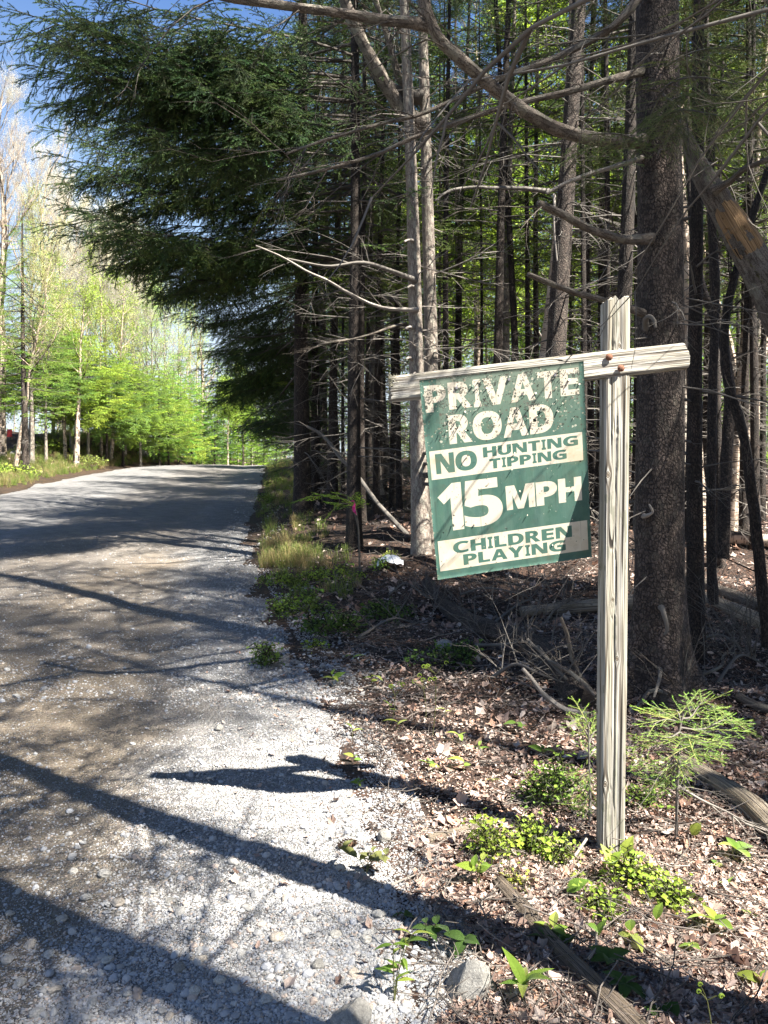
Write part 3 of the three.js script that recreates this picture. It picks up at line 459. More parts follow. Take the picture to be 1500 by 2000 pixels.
// ---------- the sign ----------
// squared timber from A to B; 'right' spans its width w, thickness t across; grain grooves, drying cracks, worn corners and ragged ends
function timber(A, B, right, w, t, o = {}) {
  const ax = V().subVectors(B, A), L = ax.length(); ax.normalize(); const f = V().crossVectors(right, ax).normalize(), rt = V().crossVectors(ax, f).normalize();
  const R = o.corner || .006, prof = [], step = o.step || .0038;
  const side = (x0, y0, x1, y1) => { const l = Math.hypot(x1 - x0, y1 - y0), n = Math.max(2, Math.round(l / step)); for (let k = 0; k < n; k++) prof.push([lerp(x0, x1, k / n), lerp(y0, y1, k / n)]); };
  const a = w / 2, b = t / 2; // begins at the middle of the back
  side(0, -b, -a + R, -b); side(-a + R, -b, -a, -b + R); side(-a, -b + R, -a, b - R); side(-a, b - R, -a + R, b); side(-a + R, b, a - R, b); side(a - R, b, a, b - R); side(a, b - R, a, -b + R); side(a, -b + R, a - R, -b); side(a - R, -b, 0, -b);
  const n = prof.length, rows = Math.round(L / (o.row || .012)), p = [], u = [], i = [], sd = o.seed || 1; let per = [0]; for (let k = 1; k <= n; k++) { const q = prof[k % n], z = prof[k - 1]; per.push(per[k - 1] + Math.hypot(q[0] - z[0], q[1] - z[1])); }
  const at = (k, y) => { const q = prof[k % n], ll = Math.hypot(q[0], q[1]), s = per[k % n]; let dsp = .0016 * noise(s * 110 + sd, y * 3.2, 1) + .0011 * noise(s * 230, y * 5 + sd, 2) + .004 * noise(q[0] * 9 + sd, y * 1.6, q[1] * 9) - .0035 * Math.pow(clamp((Math.abs(q[0]) / a + Math.abs(q[1]) / b - 1.8) / .2), 2) * (1 + noise(y * 9, s));
    for (const c of o.cracks || []) { if (y < c[2] || y > c[3]) continue; const xx = q[0] - (c[0] + .0045 * noise(y * 4, c[0] * 50) + .002 * noise(y * 16, 3)); if (q[1] * c[1] > b * .8) { const e = Math.min(1, Math.min(y - c[2], c[3] - y) / .12); dsp -= c[4] * e * Math.exp(-xx * xx / (c[5] * c[5])); } }
    for (const c of o.knots || []) { if (q[1] < b * .8) continue; const d = Math.hypot(q[0] - c[0], (y - c[1]) * .75) / c[2]; if (d < 2.2) dsp += .0035 * Math.exp(-d * d) * Math.cos(d * 6); }
    return V().addScaledVector(rt, q[0] * (1 + dsp / ll)).addScaledVector(f, q[1] * (1 + dsp / ll)); };
  const bow = (y) => V().addScaledVector(f, .004 * Math.sin(y * 1.3)).addScaledVector(rt, (o.bow || .004) * Math.sin(y * 1.1 + .5));
  for (let j = 0; j <= rows; j++) for (let k = 0; k <= n; k++) {
    let y = j / rows * L; const q = prof[k % n]; if (j === rows && o.endB) y += o.endB(q[0] / a, q[1] / b); if (j === 0 && o.endA) y -= o.endA(q[0] / a, q[1] / b);
    const v = at(k, y).add(bow(y)).addScaledVector(ax, y).add(A); p.push(v.x, v.y, v.z); u.push(per[k], y);
    if (j && k) { const e = j * (n + 1) + k, z = e - n - 1; i.push(z - 1, z, e - 1, z, e, e - 1); }
  }
  const g = new THREE.BufferGeometry(); g.setAttribute('position', new THREE.Float32BufferAttribute(p, 3)); g.setAttribute('uv', new THREE.Float32BufferAttribute(u, 2)); g.setIndex(i); g.computeVertexNormals();
  const e = new Geo(); // end grain
  for (const [end, y, fn] of [[0, 0, o.endA], [1, L, o.endB]]) {
    const rings = 6, base = e.p.length / 3, dr = end ? 1 : -1;
    for (let q = rings; q >= 0; q--) for (let k = 0; k <= n; k++) { const s = q / rings, pr = prof[k % n], yy = y + dr * ((fn ? fn(pr[0] / a * s, pr[1] / b * s) : 0) + (s < 1 ? .003 * noise(pr[0] * s * 300, pr[1] * s * 300, sd) : 0)), v = at(k, y).multiplyScalar(s).add(bow(y)).addScaledVector(ax, yy).add(A); e.v(v.x, v.y, v.z, ax.x * dr, ax.y * dr, ax.z * dr, pr[0] * s, pr[1] * s * .3); if (q < rings && k) { const z = base + (rings - q) * (n + 1) + k, w2 = z - n - 1; if (end) e.i.push(w2 - 1, w2, z - 1, w2, z, z - 1); else e.i.push(w2, w2 - 1, z - 1, z, w2, z - 1); } }
  }
  return mergeGeometries([g, e.build(true)]);
}
function signTexture() {
  const W = 1024, Hh = 1340, c = document.createElement('canvas'); c.width = W; c.height = Hh; const x = c.getContext('2d'), r = rng(5);
  const green = '#43655a', cream = '#d3c9b6';
  x.fillStyle = green; x.fillRect(0, 0, W, Hh);
  for (let k = 0; k < 900; k++) { x.fillStyle = `rgba(${r() < .5 ? '120,140,125' : '12,50,44'},${.02 + .05 * r()})`; const s = 10 + 90 * r(); x.beginPath(); x.ellipse(r() * W, r() * Hh, s * .5, s * (1 + r()), 0, 0, 7); x.fill(); }
  for (let k = 0; k < 260; k++) { x.fillStyle = `rgba(150,160,140,${.02 + .03 * r()})`; x.fillRect(r() * W, 0, 1 + 3 * r(), Hh * r()); }
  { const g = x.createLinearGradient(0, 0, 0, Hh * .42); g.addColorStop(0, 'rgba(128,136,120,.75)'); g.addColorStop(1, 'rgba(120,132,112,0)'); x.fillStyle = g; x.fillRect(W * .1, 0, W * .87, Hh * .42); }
  const panel = (a, b, s, t) => { x.fillStyle = cream; x.fillRect(a * W, b * Hh, (s - a) * W, (t - b) * Hh); };
  panel(.02, .345, .972, .487); panel(.022, .80, .98, .958);
  const put = (txt, s0, s1, t0, t1, col, heavy = 0) => {
    const box = [s0 * W, t0 * Hh, (s1 - s0) * W, (t1 - t0) * Hh]; x.save(); x.font = 'bold 100px sans-serif'; x.textBaseline = 'alphabetic';
    const m = x.measureText(txt), w = m.actualBoundingBoxLeft + m.actualBoundingBoxRight, h = m.actualBoundingBoxAscent + m.actualBoundingBoxDescent, pad = heavy * .5;
    x.translate(box[0] + pad, box[1] + pad); x.scale((box[2] - 2 * pad) / w, (box[3] - 2 * pad) / h); x.fillStyle = x.strokeStyle = col; x.lineJoin = 'miter'; x.lineWidth = heavy / Math.sqrt((box[2] / w) * (box[3] / h)); x.fillText(txt, m.actualBoundingBoxLeft, m.actualBoundingBoxAscent); if (heavy) x.strokeText(txt, m.actualBoundingBoxLeft, m.actualBoundingBoxAscent); x.restore(); };
  const spaced = (txt, s0, s1, t0, t1, col, heavy, ws) => { const tot = [...txt].reduce((q, ch) => q + (ws[ch] || 1), 0), gap = .012 * (s1 - s0) / .9; let a = s0; const u = (s1 - s0 - gap * (txt.length - 1)) / tot; for (const ch of txt) { const w = u * (ws[ch] || 1); put(ch, a, a + w, t0, t1, col, heavy); a += w + gap; } };
  const ws = { I: .36, T: .92, A: 1.12, O: 1.3, M: 1.3, N: 1.12, G: 1.18, V: 1.12, D: 1.08, U: 1.05, H: 1.05, L: .82, E: .85, P: .95, C: 1.1, R: 1, Y: 1.05, 1: .58 };
  const letters = '#44695d';
  spaced('PRIVATE', .022, .968, .026, .158, cream, 9, ws); spaced('ROAD', .15, .80, .182, .325, cream, 10, ws);
  spaced('NO', .052, .31, .362, .462, letters, 8, ws); spaced('HUNTING', .35, .945, .358, .41, letters, 5, ws); spaced('TIPPING', .385, .87, .42, .471, letters, 5, ws);
  spaced('15', .045, .45, .512, .755, cream, 16, { 1: .62, 5: 1 }); spaced('MPH', .475, .955, .567, .692, cream, 7, ws);
  spaced('CHILDREN', .115, .88, .815, .877, letters, 5, ws); spaced('PLAYING', .175, .835, .886, .945, letters, 5, ws);
  // wear: chipped paint, lichen, dirt runs and stains
  for (let k = 0; k < 1100; k++) { const up = r() < .72, X = r() * W, Y = up ? Math.pow(r(), 1.3) * Hh * .33 : r() * Hh, s = up ? 2 + 9 * r() * r() : 1.5 + 4 * r() * r(); if (up && Math.abs(noise(X * .008, Y * .008, 4)) < .08) continue; x.fillStyle = ['rgba(88,84,74,.85)', 'rgba(58,66,58,.8)', 'rgba(150,142,124,.8)', 'rgba(196,190,172,.8)'][Math.floor(r() * 4)]; x.beginPath(); const n = 6; for (let q = 0; q < n; q++) { const a = q / n * 6.28, l = s * (.5 + r()); x.lineTo(X + Math.cos(a) * l, Y + Math.sin(a) * l); } x.fill(); }
  for (let k = 0; k < 48; k++) { const X = r() * W, Y = .02 * Hh + Math.pow(r(), 1.4) * Hh * .26, n = 14 + r() * 30; for (let q = 0; q < n; q++) { const a = r() * 6.28, l = r() * 34, s = 1 + 3.4 * r(); x.fillStyle = r() < .5 ? 'rgba(96,94,84,.75)' : 'rgba(56,62,55,.75)'; x.beginPath(); x.arc(X + Math.cos(a) * l * 1.3, Y + Math.sin(a) * l * .8, s, 0, 7); x.fill(); } }
  for (let k = 0; k < 30; k++) { x.fillStyle = `rgba(150,105,60,${.03 + .06 * r()})`; const X = (r() < .5 ? r() * .2 : .85 + .14 * r()) * W, Y = (r() < .5 ? .36 + .12 * r() : .81 + .14 * r()) * Hh; x.beginPath(); x.ellipse(X, Y, 20 + 60 * r(), 15 + 40 * r(), 0, 0, 7); x.fill(); }
  for (let k = 0; k < 70; k++) { const X = r() * W, Y = Math.pow(r(), 1.6) * Hh * .9, L = 40 + 260 * r(), g = x.createLinearGradient(0, Y, 0, Y + L); g.addColorStop(0, `rgba(40,44,36,${.08 + .16 * r()})`); g.addColorStop(1, 'rgba(40,44,36,0)'); x.fillStyle = g; x.fillRect(X, Y, 2 + 9 * r(), L); }
  for (let k = 0; k < 90; k++) { x.fillStyle = `rgba(92,82,62,${.05 + .08 * r()})`; const X = r() * W, Y = r() * Hh; x.beginPath(); x.ellipse(X, Y, 8 + 50 * r(), 6 + 30 * r(), r() * 3, 0, 7); x.fill(); }
  for (let k = 0; k < 240; k++) { const e = Math.floor(r() * 4), q = r(), X = e < 2 ? q * W : e === 2 ? 0 : W, Y = e < 2 ? e * Hh : q * Hh; x.fillStyle = ['rgba(150,146,128,.8)', 'rgba(60,58,50,.7)', 'rgba(30,50,44,.7)'][k % 3]; x.beginPath(); x.ellipse(X, Y, 2 + 9 * r() * r(), 2 + 9 * r() * r(), 0, 0, 7); x.fill(); }
  for (let k = 0; k < 3500; k++) { x.fillStyle = r() < .5 ? 'rgba(255,255,245,.10)' : 'rgba(20,30,25,.13)'; x.fillRect(r() * W, r() * Hh, 1 + 2 * r(), 1 + 2 * r()); }
  for (let k = 0; k < 60; k++) { x.strokeStyle = `rgba(205,210,195,${.1 + .25 * r()})`; x.lineWidth = 1; x.beginPath(); const X = r() * W, Y = r() * Hh; x.moveTo(X, Y); x.lineTo(X + (r() - .5) * 40, Y + (r() - .5) * 60); x.stroke(); }
  const t = new THREE.CanvasTexture(c); t.colorSpace = THREE.SRGBColorSpace; t.magFilter = THREE.LinearFilter; return t;
}
{
  const D = 3.09, X = (1203.5 - 750) * D / FOCAL, pos = ground(X, -D - .048), foot = pos;
  const t = thing('road_sign', 'weathered wooden post with crossbar and green private road sign board', 'sign', pos);
  const top = P(1203, 580, D).y - foot.y, w = pxm(47, D);
  part('post', timber(V(0, -.35, 0), V(.002, top, 0), V(1, 0, 0), w, w * .98, { seed: 2, corner: .0045, bow: .002, cracks: [[-.003, 1, .45, 2.25, .007, .0022], [.014, 1, .35, 1.0, .004, .0015], [-.026, 1, 1.9, 2.6, .006, .002], [.008, 1, 2.1, 2.6, .006, .002], [-.03, 1, .6, 1.6, .003, .0013]], knots: [[-.006, 1.72 + .35, .016], [-.014, 1.25 + .35, .012], [-.012, .98 + .35, .012], [-.02, .28 + .35, .017], [-.02, 2.07 + .35, .013]],
    endB: (a, b) => .012 * noise(a * 2.2, b * 2, 4) + .004 * noise(a * 9, b * 9, 2) - .012 * Math.max(0, -a) + .01 * Math.exp(-Math.pow((a + .3) / .25, 2)) - .012 * Math.exp(-Math.pow((a - .05) / .3, 2)) }), MAT.wood, t);
  const zc = 3.0745, A = P(765, 760, 3.05).sub(pos), B = P(1347, 694, 3.088).sub(pos), th = .046; A.z -= th / 2; B.z -= th / 2;
  part('crossbar', timber(A, B, V(0, 1, 0), .104, th, { seed: 7, corner: .009, step: .0042, row: .01, bow: .003, cracks: [[.012, 1, .02, .42, .007, .0022], [-.014, 1, .8, 1.16, .006, .002], [.025, 1, .1, .6, .004, .0015], [-.03, 1, .0, .3, .006, .002], [.002, 1, .55, 1.1, .003, .0014]], knots: [[.01, .9, .012]],
    endA: (a, b) => .012 * noise(a * 3.5, b * 3, 7) + .016 * noise(a * 8, b, 1) - .01 * a, endB: (a, b) => -.012 * Math.pow(Math.abs(a), 6) - .012 * Math.max(0, a) + .006 * noise(a * 3, b * 3, 2) }), MAT.beam, t);
  // two rusty domed bolts
  for (const [x, y] of [[1190, 697], [1213, 719]]) { const g = new THREE.SphereGeometry(.0125, 20, 12, 0, 6.284, 0, 1.5); g.scale(1, .75, 1); g.rotateX(Math.PI / 2); const m = part('bolt', g, MAT.rust, t); m.position.copy(P(x, y, zc - .001).sub(pos)); const wsh = part('washer', new THREE.CylinderGeometry(.0135, .0145, .003, 20), MAT.rust, m); wsh.rotation.x = Math.PI / 2; wsh.position.z = .001; }
  // the board, leaning back at its lower edge
  const TL = P(819, 743, 3.024), TR = P(1140, 705, 3.044), BL = P(855, 1133, 3.18), BR = P(1155, 1087, 3.216), nu = 44, nv = 56, p = [], u = [], i = [], q = V();
  const nrm = V().crossVectors(V().subVectors(TR, TL), V().subVectors(TL, BL)).normalize();
  for (const back of [0, 1]) for (let b = 0; b <= nv; b++) for (let a = 0; a <= nu; a++) { const s = a / nu, v = b / nv; q.copy(TL).lerp(TR, s).lerp(V().copy(BL).lerp(BR, s), v).addScaledVector(nrm, -.005 * back + .003 * Math.sin(s * 5 + v * 3) * v + .006 * (s - .5) * v).sub(pos); if ((a === 0 || a === nu || b === nv)) q.addScaledVector(nrm, .001 * noise(s * 20, v * 20)); p.push(q.x, q.y, q.z); u.push(s, 1 - v); const k = p.length / 3 - 1, z = k - nu - 1; if (a && b) { if (back) i.push(z, z - 1, k - 1, k, z, k - 1); else i.push(z - 1, k - 1, z, z, k - 1, k); } }
  const N1 = (nu + 1) * (nv + 1), rim = (a, b) => i.push(a, b, a + N1, b, b + N1, a + N1); for (let a = 0; a < nu; a++) { rim(a + 1, a); rim(nv * (nu + 1) + a, nv * (nu + 1) + a + 1); } for (let b = 0; b < nv; b++) { rim(b * (nu + 1), (b + 1) * (nu + 1)); rim((b + 1) * (nu + 1) + nu, b * (nu + 1) + nu); }
  const g = new THREE.BufferGeometry(); g.setAttribute('position', new THREE.Float32BufferAttribute(p, 3)); g.setAttribute('uv', new THREE.Float32BufferAttribute(u, 2)); g.setIndex(i); g.computeVertexNormals();
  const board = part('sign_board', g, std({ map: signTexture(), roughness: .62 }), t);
  const on = (s, v) => V().copy(TL).lerp(TR, s).lerp(V().copy(BL).lerp(BR, s), v).sub(pos), up = V().subVectors(TL, BL).normalize(), rt = V().subVectors(TR, TL).normalize();
  for (const [s, v] of [[.82, .05], [.22, .055], [.54, .045]]) { const n = part('nail', new THREE.CylinderGeometry(.0055, .006, .005, 14), MAT.nail, board); n.position.copy(on(s, v)).addScaledVector(nrm, .002); n.quaternion.setFromUnitVectors(V(0, 1, 0), nrm); }
  // curled flakes of paint, lifted off the board, mostly near the top
  const r = rng(9), fl = new Geo(), pc = [[.55, .5, .41], [.11, .15, .12], [.25, .24, .2], [.04, .05, .04]];
  for (let k = 0; k < 420; k++) { const v = r() < .85 ? .03 + .27 * Math.pow(r(), 1.2) : .3 + .66 * r(), s = .03 + .94 * r(); if (noise(s * 7, v * 9, 8) < -.12 && v < .3) continue; const c = on(s, v), L = .003 + .011 * r() * r(), W = L * (.4 + .5 * r()), a = r() * 6.28, d = rt.clone().multiplyScalar(Math.cos(a)).addScaledVector(up, Math.sin(a)), e = V().crossVectors(nrm, d), col = pc[Math.floor(r() * 4)], lift = L * (.5 + 1.1 * r());
    const a0 = c.clone().addScaledVector(e, W / 2).addScaledVector(nrm, .0015), a1 = c.clone().addScaledVector(e, -W / 2).addScaledVector(nrm, .0015), b0 = a0.clone().addScaledVector(d, L * .6).addScaledVector(nrm, lift * .4), b1 = a1.clone().addScaledVector(d, L * .7).addScaledVector(nrm, lift * .35), c0 = c.clone().addScaledVector(d, L * .8).addScaledVector(nrm, lift);
    fl.tri(a0, a1, b0, col); fl.tri(a1, b1, b0, col); fl.tri(b0, b1, c0, col); }
  part('paint_flakes', fl.build(), std({ vertexColors: true, side: THREE.DoubleSide }), board, 'stuff');
  // grey lichen tuft on the left end of the crossbar
  const mo = new Geo(); for (let k = 0; k < 420; k++) { const c = V(A.x - .008 + .05 * r() * r(), A.y + .01 + .045 * r(), A.z + (r() - .3) * .07), d = V((r() - .7), (r() - .35), (r() - .2)).normalize().multiplyScalar(.006 + .012 * r()), w = V(r() - .5, r() - .5, r() - .5).normalize().multiplyScalar(.0012); mo.tri(c.clone().add(w), c.clone().sub(w), c.clone().add(d)); }
  part('lichen', mo.build(), std({ color: rgb(.24, .23, .17), side: THREE.DoubleSide }), t, 'stuff');
}
// ---------- the trees on the right ----------
const base = (px, py) => G(px, py);
function byPixels(px, py, dx = 0) { return G(px, py); }
{ // A: the big spruce behind the post
  const pos = base(1290, 1352), D = -pos.z, t = thing('spruce_tree', 'thickest spruce trunk, dark scaly bark, right behind the sign post', 'tree', pos);
  const r = rng(1), pts = [V(0, -.3, 0), P(1289, 1000, D).sub(pos), P(1290, 500, D - .02).sub(pos), P(1284, 0, D + .05).sub(pos), V(.05, 9, -.1), V(.1, 15.5, -.15)], path = curve(pts, 130), g = new Geo();
  const rad = (y) => interp([[-.3, .3], [0, .2], [.25, pxm(102, D) / 2], [.8, pxm(92, D) / 2], [2.3, pxm(86, D) / 2], [5, pxm(76, D) / 2], [9, .11], [15.5, .02]], y);
  g.tube(path, path.map((p) => rad(p.y)), 72, { uTurns: 1.15, rough: (a, l) => { const y = l - .3, flare = Math.exp(-Math.max(0, y) * 3.6) * .75 * Math.pow(.5 + .5 * Math.sin(a * 4 + 1.3), 2); return 1 + flare + .05 * fbm(Math.cos(a) * 1.8, y * 1.3, Math.sin(a) * 1.8, 3) + .035 * fbm(Math.cos(a) * 9, y * 9, Math.sin(a) * 9, 2); } });
  part('trunk', g.build(true), MAT.bark, t);
  const B = (l, a, b, m, o) => pickedBranch(t, pos, l, a, b, m, o);
  B([[1318, 268, D + .14], [1270, 276, D + .0], [1235, 277, D - .12], [1180, 274, D - .25], [1100, 256, D - .4], [1020, 214, D - .55], [950, 160, D - .7], [890, 108, D - .8], [852, 68, D - .85], [828, 0, D - .9], [812, -90, D - .9], [800, -200, D - .9]], 28, 19, MAT.limb, { n: 40, sides: 12, twigs: 16, twigLen: .5, twigR: .005 });
  B([[842, 52, D - .84], [800, 44, D - .9], [740, 38, D - 1], [650, 24, D - 1.15], [560, 12, D - 1.3], [440, -6, D - 1.45], [330, -40, D - 1.6]], 22, 14, MAT.limb, { n: 26, twigs: 14, twigLen: .5 });
  B([[1330, 120, D + .1], [1270, 135, D + .02], [1235, 145, D - .1], [1175, 160, D - .2], [1100, 182, D - .3], [1030, 197, D - .35], [965, 215, D - .45], [900, 237, D - .5], [800, 272, D - .55], [750, 296, D - .6], [640, 330, D - .7], [540, 352, D - .8]], 17, 5, MAT.limb, { twigs: 18, twigLen: .6 });
  B([[1290, -60, D], [1240, 5, D - .1], [1200, 50, D - .1], [1140, 87, D], [1075, 117, D], [1010, 140, D - .1], [940, 170, D - .2], [875, 200, D - .2], [810, 227, D - .3], [750, 240, D - .3], [640, 272, D - .4], [560, 300, D - .5]], 16, 5, MAT.limb, { twigs: 20, twigLen: .6 });
  B([[1300, 296, D + .08], [1262, 305, D - .02], [1238, 314, D - .15], [1200, 325, D - .3], [1150, 340, D - .4], [1100, 360, D - .5], [1068, 377, D - .55]], 12, 6, MAT.paleTwig, {});
  B([[1270, 466, D - .15], [1220, 468, D - .35], [1160, 450, D - .55], [1100, 420, D - .75], [1052, 397, D - .9]], 19, 14, MAT.limb, { twigs: 5, capOut: .1 });
  B([[1256, 612, D - .1], [1190, 590, D - .3], [1120, 570, D - .5], [1032, 536, D - .75]], 14, 10, MAT.limb, { capOut: .1, twigs: 3 });
  B([[1262, 640, D - .1], [1262, 622, D - .2], [1270, 618, D - .24], [1278, 626, D - .27], [1280, 640, D - .28]], 12, 5, MAT.greyTwig, { n: 14 });
  B([[1258, 1008, D - .1], [1266, 1006, D - .22], [1275, 1000, D - .25], [1268, 985, D - .26]], 9, 4, MAT.paleTwig, { n: 10 });
  B([[1290, 1185, D - .1], [1296, 1195, D - .26], [1303, 1230, D - .27], [1298, 1240, D - .26]], 12, 5, MAT.greyTwig, { n: 10 });
  B([[1291, 1300, D - .15], [1287, 1330, D - .3], [1277, 1362, D - .42]], 8, 5, MAT.greyTwig, { n: 10 });
  { const k = new Geo(); for (let q = 0; q < 46; q++) { const y = .6 + r() * 5.5, a = r() * 6.28, d = V(Math.cos(a), -.1 - r() * .4, Math.sin(a)); deadTwigs(k, V(d.x * rad(y) * .9, y, d.z * rad(y) * .9), d.normalize(), .25 + .8 * r(), r, .006); } part('dead_twigs', k.build(), MAT.greyTwig, t, 'stuff'); }
  const mats = [], lb = new Geo(); // live boughs, high up, and two green sprays hanging at the trunk
  for (let k = 0; k < 84; k++) { const s = k / 84, y = lerp(6.0, 15.3, s), a = k * 2.4, L = 2.3 * Math.pow(1 - s, .7) * (.7 + .5 * r()) + .2, p = limbPath(V(0, y, 0), V(Math.cos(a) * L, y - .25 * L * (1 - s), Math.sin(a) * L), -.05, r, 6); lb.tube(p, radiiOf(7, .02, .004), 4, { cap: false }); dress(p, r, mats, { gap: .16, size: .95 }); }
  for (const l of [[[1268, 235, D - .2], [1300, 170, D - .5], [1360, 150, D - .8], [1440, 165, D - 1.0]], [[1270, 240, D - .2], [1330, 215, D - .6], [1400, 225, D - .9]], [[1262, 280, D - .2], [1210, 262, D - .5], [1150, 262, D - .7]], [[1300, 130, D - .1], [1360, 100, D - .5], [1450, 90, D - .8]], [[1300, 200, D], [1350, 185, D - .4], [1420, 190, D - .6], [1490, 230, D - .8]], [[1300, 60, D], [1380, 20, D - .3], [1480, 30, D - .6]], [[1290, 180, D - .1], [1340, 230, D - .5], [1345, 300, D - .6]]]) { const p = curve(l.map((q) => P(...q).sub(pos)), 8); lb.tube(p, radiiOf(9, .008, .003), 4, {}); dress(p, r, mats, { from: .2, gap: .07, size: .62, tipSize: .5, hang: .45, drop: .3 }); }
  part('boughs', lb.build(), MAT.darkTwig, t, 'stuff'); foliage(t, 'near', mats, r, [1.25, 1.3, .9], .5);
}
// trunks picked out one by one: px at the foot, foot row (or depth), px at row 300, width in px, bark
function trunkTree(o) {
  const pos = o.depth ? (() => { const q = P(o.foot[0], 900, o.depth); return ground(q.x, q.z); })() : G(o.foot[0], o.foot[1]), D = -pos.z, a = P(o.top[0], o.top[1], D).sub(pos), h = o.h || 13, k = h / a.y;
  return conifer({ ...o, pos, r: pxm(o.w, D) / 2, h, lean: V(a.x * k, 0, (o.leanZ || 0)), name: o.name });
}
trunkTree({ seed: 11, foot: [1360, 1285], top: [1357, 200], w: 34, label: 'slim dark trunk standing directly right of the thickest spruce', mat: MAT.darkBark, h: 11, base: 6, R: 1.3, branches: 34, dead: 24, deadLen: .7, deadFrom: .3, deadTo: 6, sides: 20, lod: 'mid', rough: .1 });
const C1 = trunkTree({ seed: 12, foot: [822, 1078], top: [797, 280], w: 36, label: 'pale spotted fir trunk just left of the sign board', mat: MAT.fir, h: 13, base: 7, R: 1.9, branches: 36, dead: 26, deadLen: .8, deadFrom: .8, deadTo: 7, sides: 24, twigMat: MAT.paleTwig, flare: .25 });
const C2 = trunkTree({ seed: 13, foot: [842, 1065], top: [832, 300], w: 34, label: 'pale spotted fir trunk rising from behind the crossbar, close beside its twin', mat: MAT.fir, h: 14.5, base: 8, R: 1.9, branches: 36, dead: 24, deadLen: .8, deadFrom: 2, deadTo: 7, sides: 24, twigMat: MAT.paleTwig, flare: .2 });
{ const pos = C2.position, D = -pos.z, B = (l, a, b, m, o) => pickedBranch(C2, pos, l, a, b, m, o);
  B([[822, 245, D - .1], [790, 220, D - .25], [745, 150, D - .45], [715, 95, D - .6], [680, 20, D - .75], [660, -50, D - .85]], 30, 20, MAT.limb, { twigs: 7 });
  B([[816, 200, D], [780, 150, D - .15], [758, 75, D - .3], [735, 5, D - .4], [720, -60, D - .5]], 16, 10, MAT.limb, { twigs: 4 });
  B([[818, 190, D - .1], [778, 178, D - .3], [745, 150, D - .4]], 24, 14, MAT.darkTwig, {});
}
{ const pos = C1.position, D = -pos.z, B = (l, a, b, m, o) => pickedBranch(C1, pos, l, a, b, m, o);
  B([[817, 605, D - .15], [770, 604, D - .25], [733, 597, D - .4], [677, 570, D - .6], [640, 548, D - .75], [600, 530, D - .9], [547, 500, D - 1.1], [500, 480, D - 1.3]], 8, 3, MAT.paleTwig, { twigs: 7, twigLen: .45 });
  B([[792, 632, D], [760, 640, D - .2], [733, 650, D - .35], [690, 662, D - .5], [632, 671, D - .7]], 7, 3, MAT.limb, { twigs: 5 });
  B([[812, 548, D - .1], [767, 530, D - .4], [710, 513, D - .6], [640, 520, D - .8], [560, 505, D - 1]], 10, 4, MAT.greyTwig, { twigs: 6 });
  for (const [y, l] of [[885, 14], [905, 22], [925, 14], [930, 30], [945, 20]]) B([[826, y, D - .05], [834 + l * .4, y + 1, D - .3], [838 + l, y - 2, D - .45]], 7, 5, MAT.darkTwig, { n: 6, capOut: .1 });
  for (const [x, y, e] of [[806, 640, 14], [803, 700, 10], [808, 560, 12], [806, 470, 16], [814, 760, 12]]) B([[x, y, D - .1], [x - e * .6, y - 1, D - .3], [x - e, y + 2, D - .35]], 6, 4, MAT.paleTwig, { n: 6 });
}
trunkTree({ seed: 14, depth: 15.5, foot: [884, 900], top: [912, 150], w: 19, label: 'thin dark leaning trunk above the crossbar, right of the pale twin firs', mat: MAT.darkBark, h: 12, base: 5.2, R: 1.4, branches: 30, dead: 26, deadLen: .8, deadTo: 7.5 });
trunkTree({ seed: 15, depth: 14.5, foot: [985, 900], top: [997, 300], w: 21, label: 'slim light grey trunk rising above the middle of the sign', mat: MAT.fir, h: 13, base: 5.5, R: 1.4, branches: 44, dead: 26, deadLen: .7, deadTo: 8, twigMat: MAT.paleTwig });
const FT = trunkTree({ seed: 16, depth: 9.6, foot: [1070, 900], top: [1117, 200], w: 47, label: 'stout speckled spruce trunk behind the right end of the sign', mat: MAT.bark, h: 15, base: 7.5, R: 1.6, branches: 40, dead: 60, deadLen: 1.1, deadTo: 8, sides: 28, rough: .08 });
{ const pos = FT.position, D = -pos.z; pickedBranch(FT, pos, [[1072, 374, D - .1], [1020, 368, D - .3], [965, 367, D - .5], [920, 366, D - .7], [875, 374, D - .9], [850, 392, D - 1]], 9, 4, MAT.greyTwig, { twigs: 7, twigLen: .5 });
  pickedBranch(FT, pos, [[1082, 380, D - .25], [1083, 400, D - .32], [1082, 440, D - .33], [1088, 510, D - .33]], 5, 3, MAT.paleTwig, { n: 10 }); }
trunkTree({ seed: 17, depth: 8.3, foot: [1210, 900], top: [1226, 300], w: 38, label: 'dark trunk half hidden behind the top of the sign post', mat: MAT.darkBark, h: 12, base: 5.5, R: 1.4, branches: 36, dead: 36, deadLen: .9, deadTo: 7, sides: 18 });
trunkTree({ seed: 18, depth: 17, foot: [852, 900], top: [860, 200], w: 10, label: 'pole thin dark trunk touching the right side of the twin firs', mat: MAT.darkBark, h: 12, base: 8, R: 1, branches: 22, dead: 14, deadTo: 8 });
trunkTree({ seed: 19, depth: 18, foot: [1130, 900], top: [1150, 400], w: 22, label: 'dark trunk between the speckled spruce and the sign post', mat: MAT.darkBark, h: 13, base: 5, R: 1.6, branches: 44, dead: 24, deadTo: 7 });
trunkTree({ seed: 20, depth: 13, foot: [1170, 900], top: [1178, 400], w: 20, label: 'black looking trunk close on the left of the post top', mat: MAT.darkBark, h: 12, base: 7, R: 1.3, branches: 26, dead: 24, deadTo: 7 });
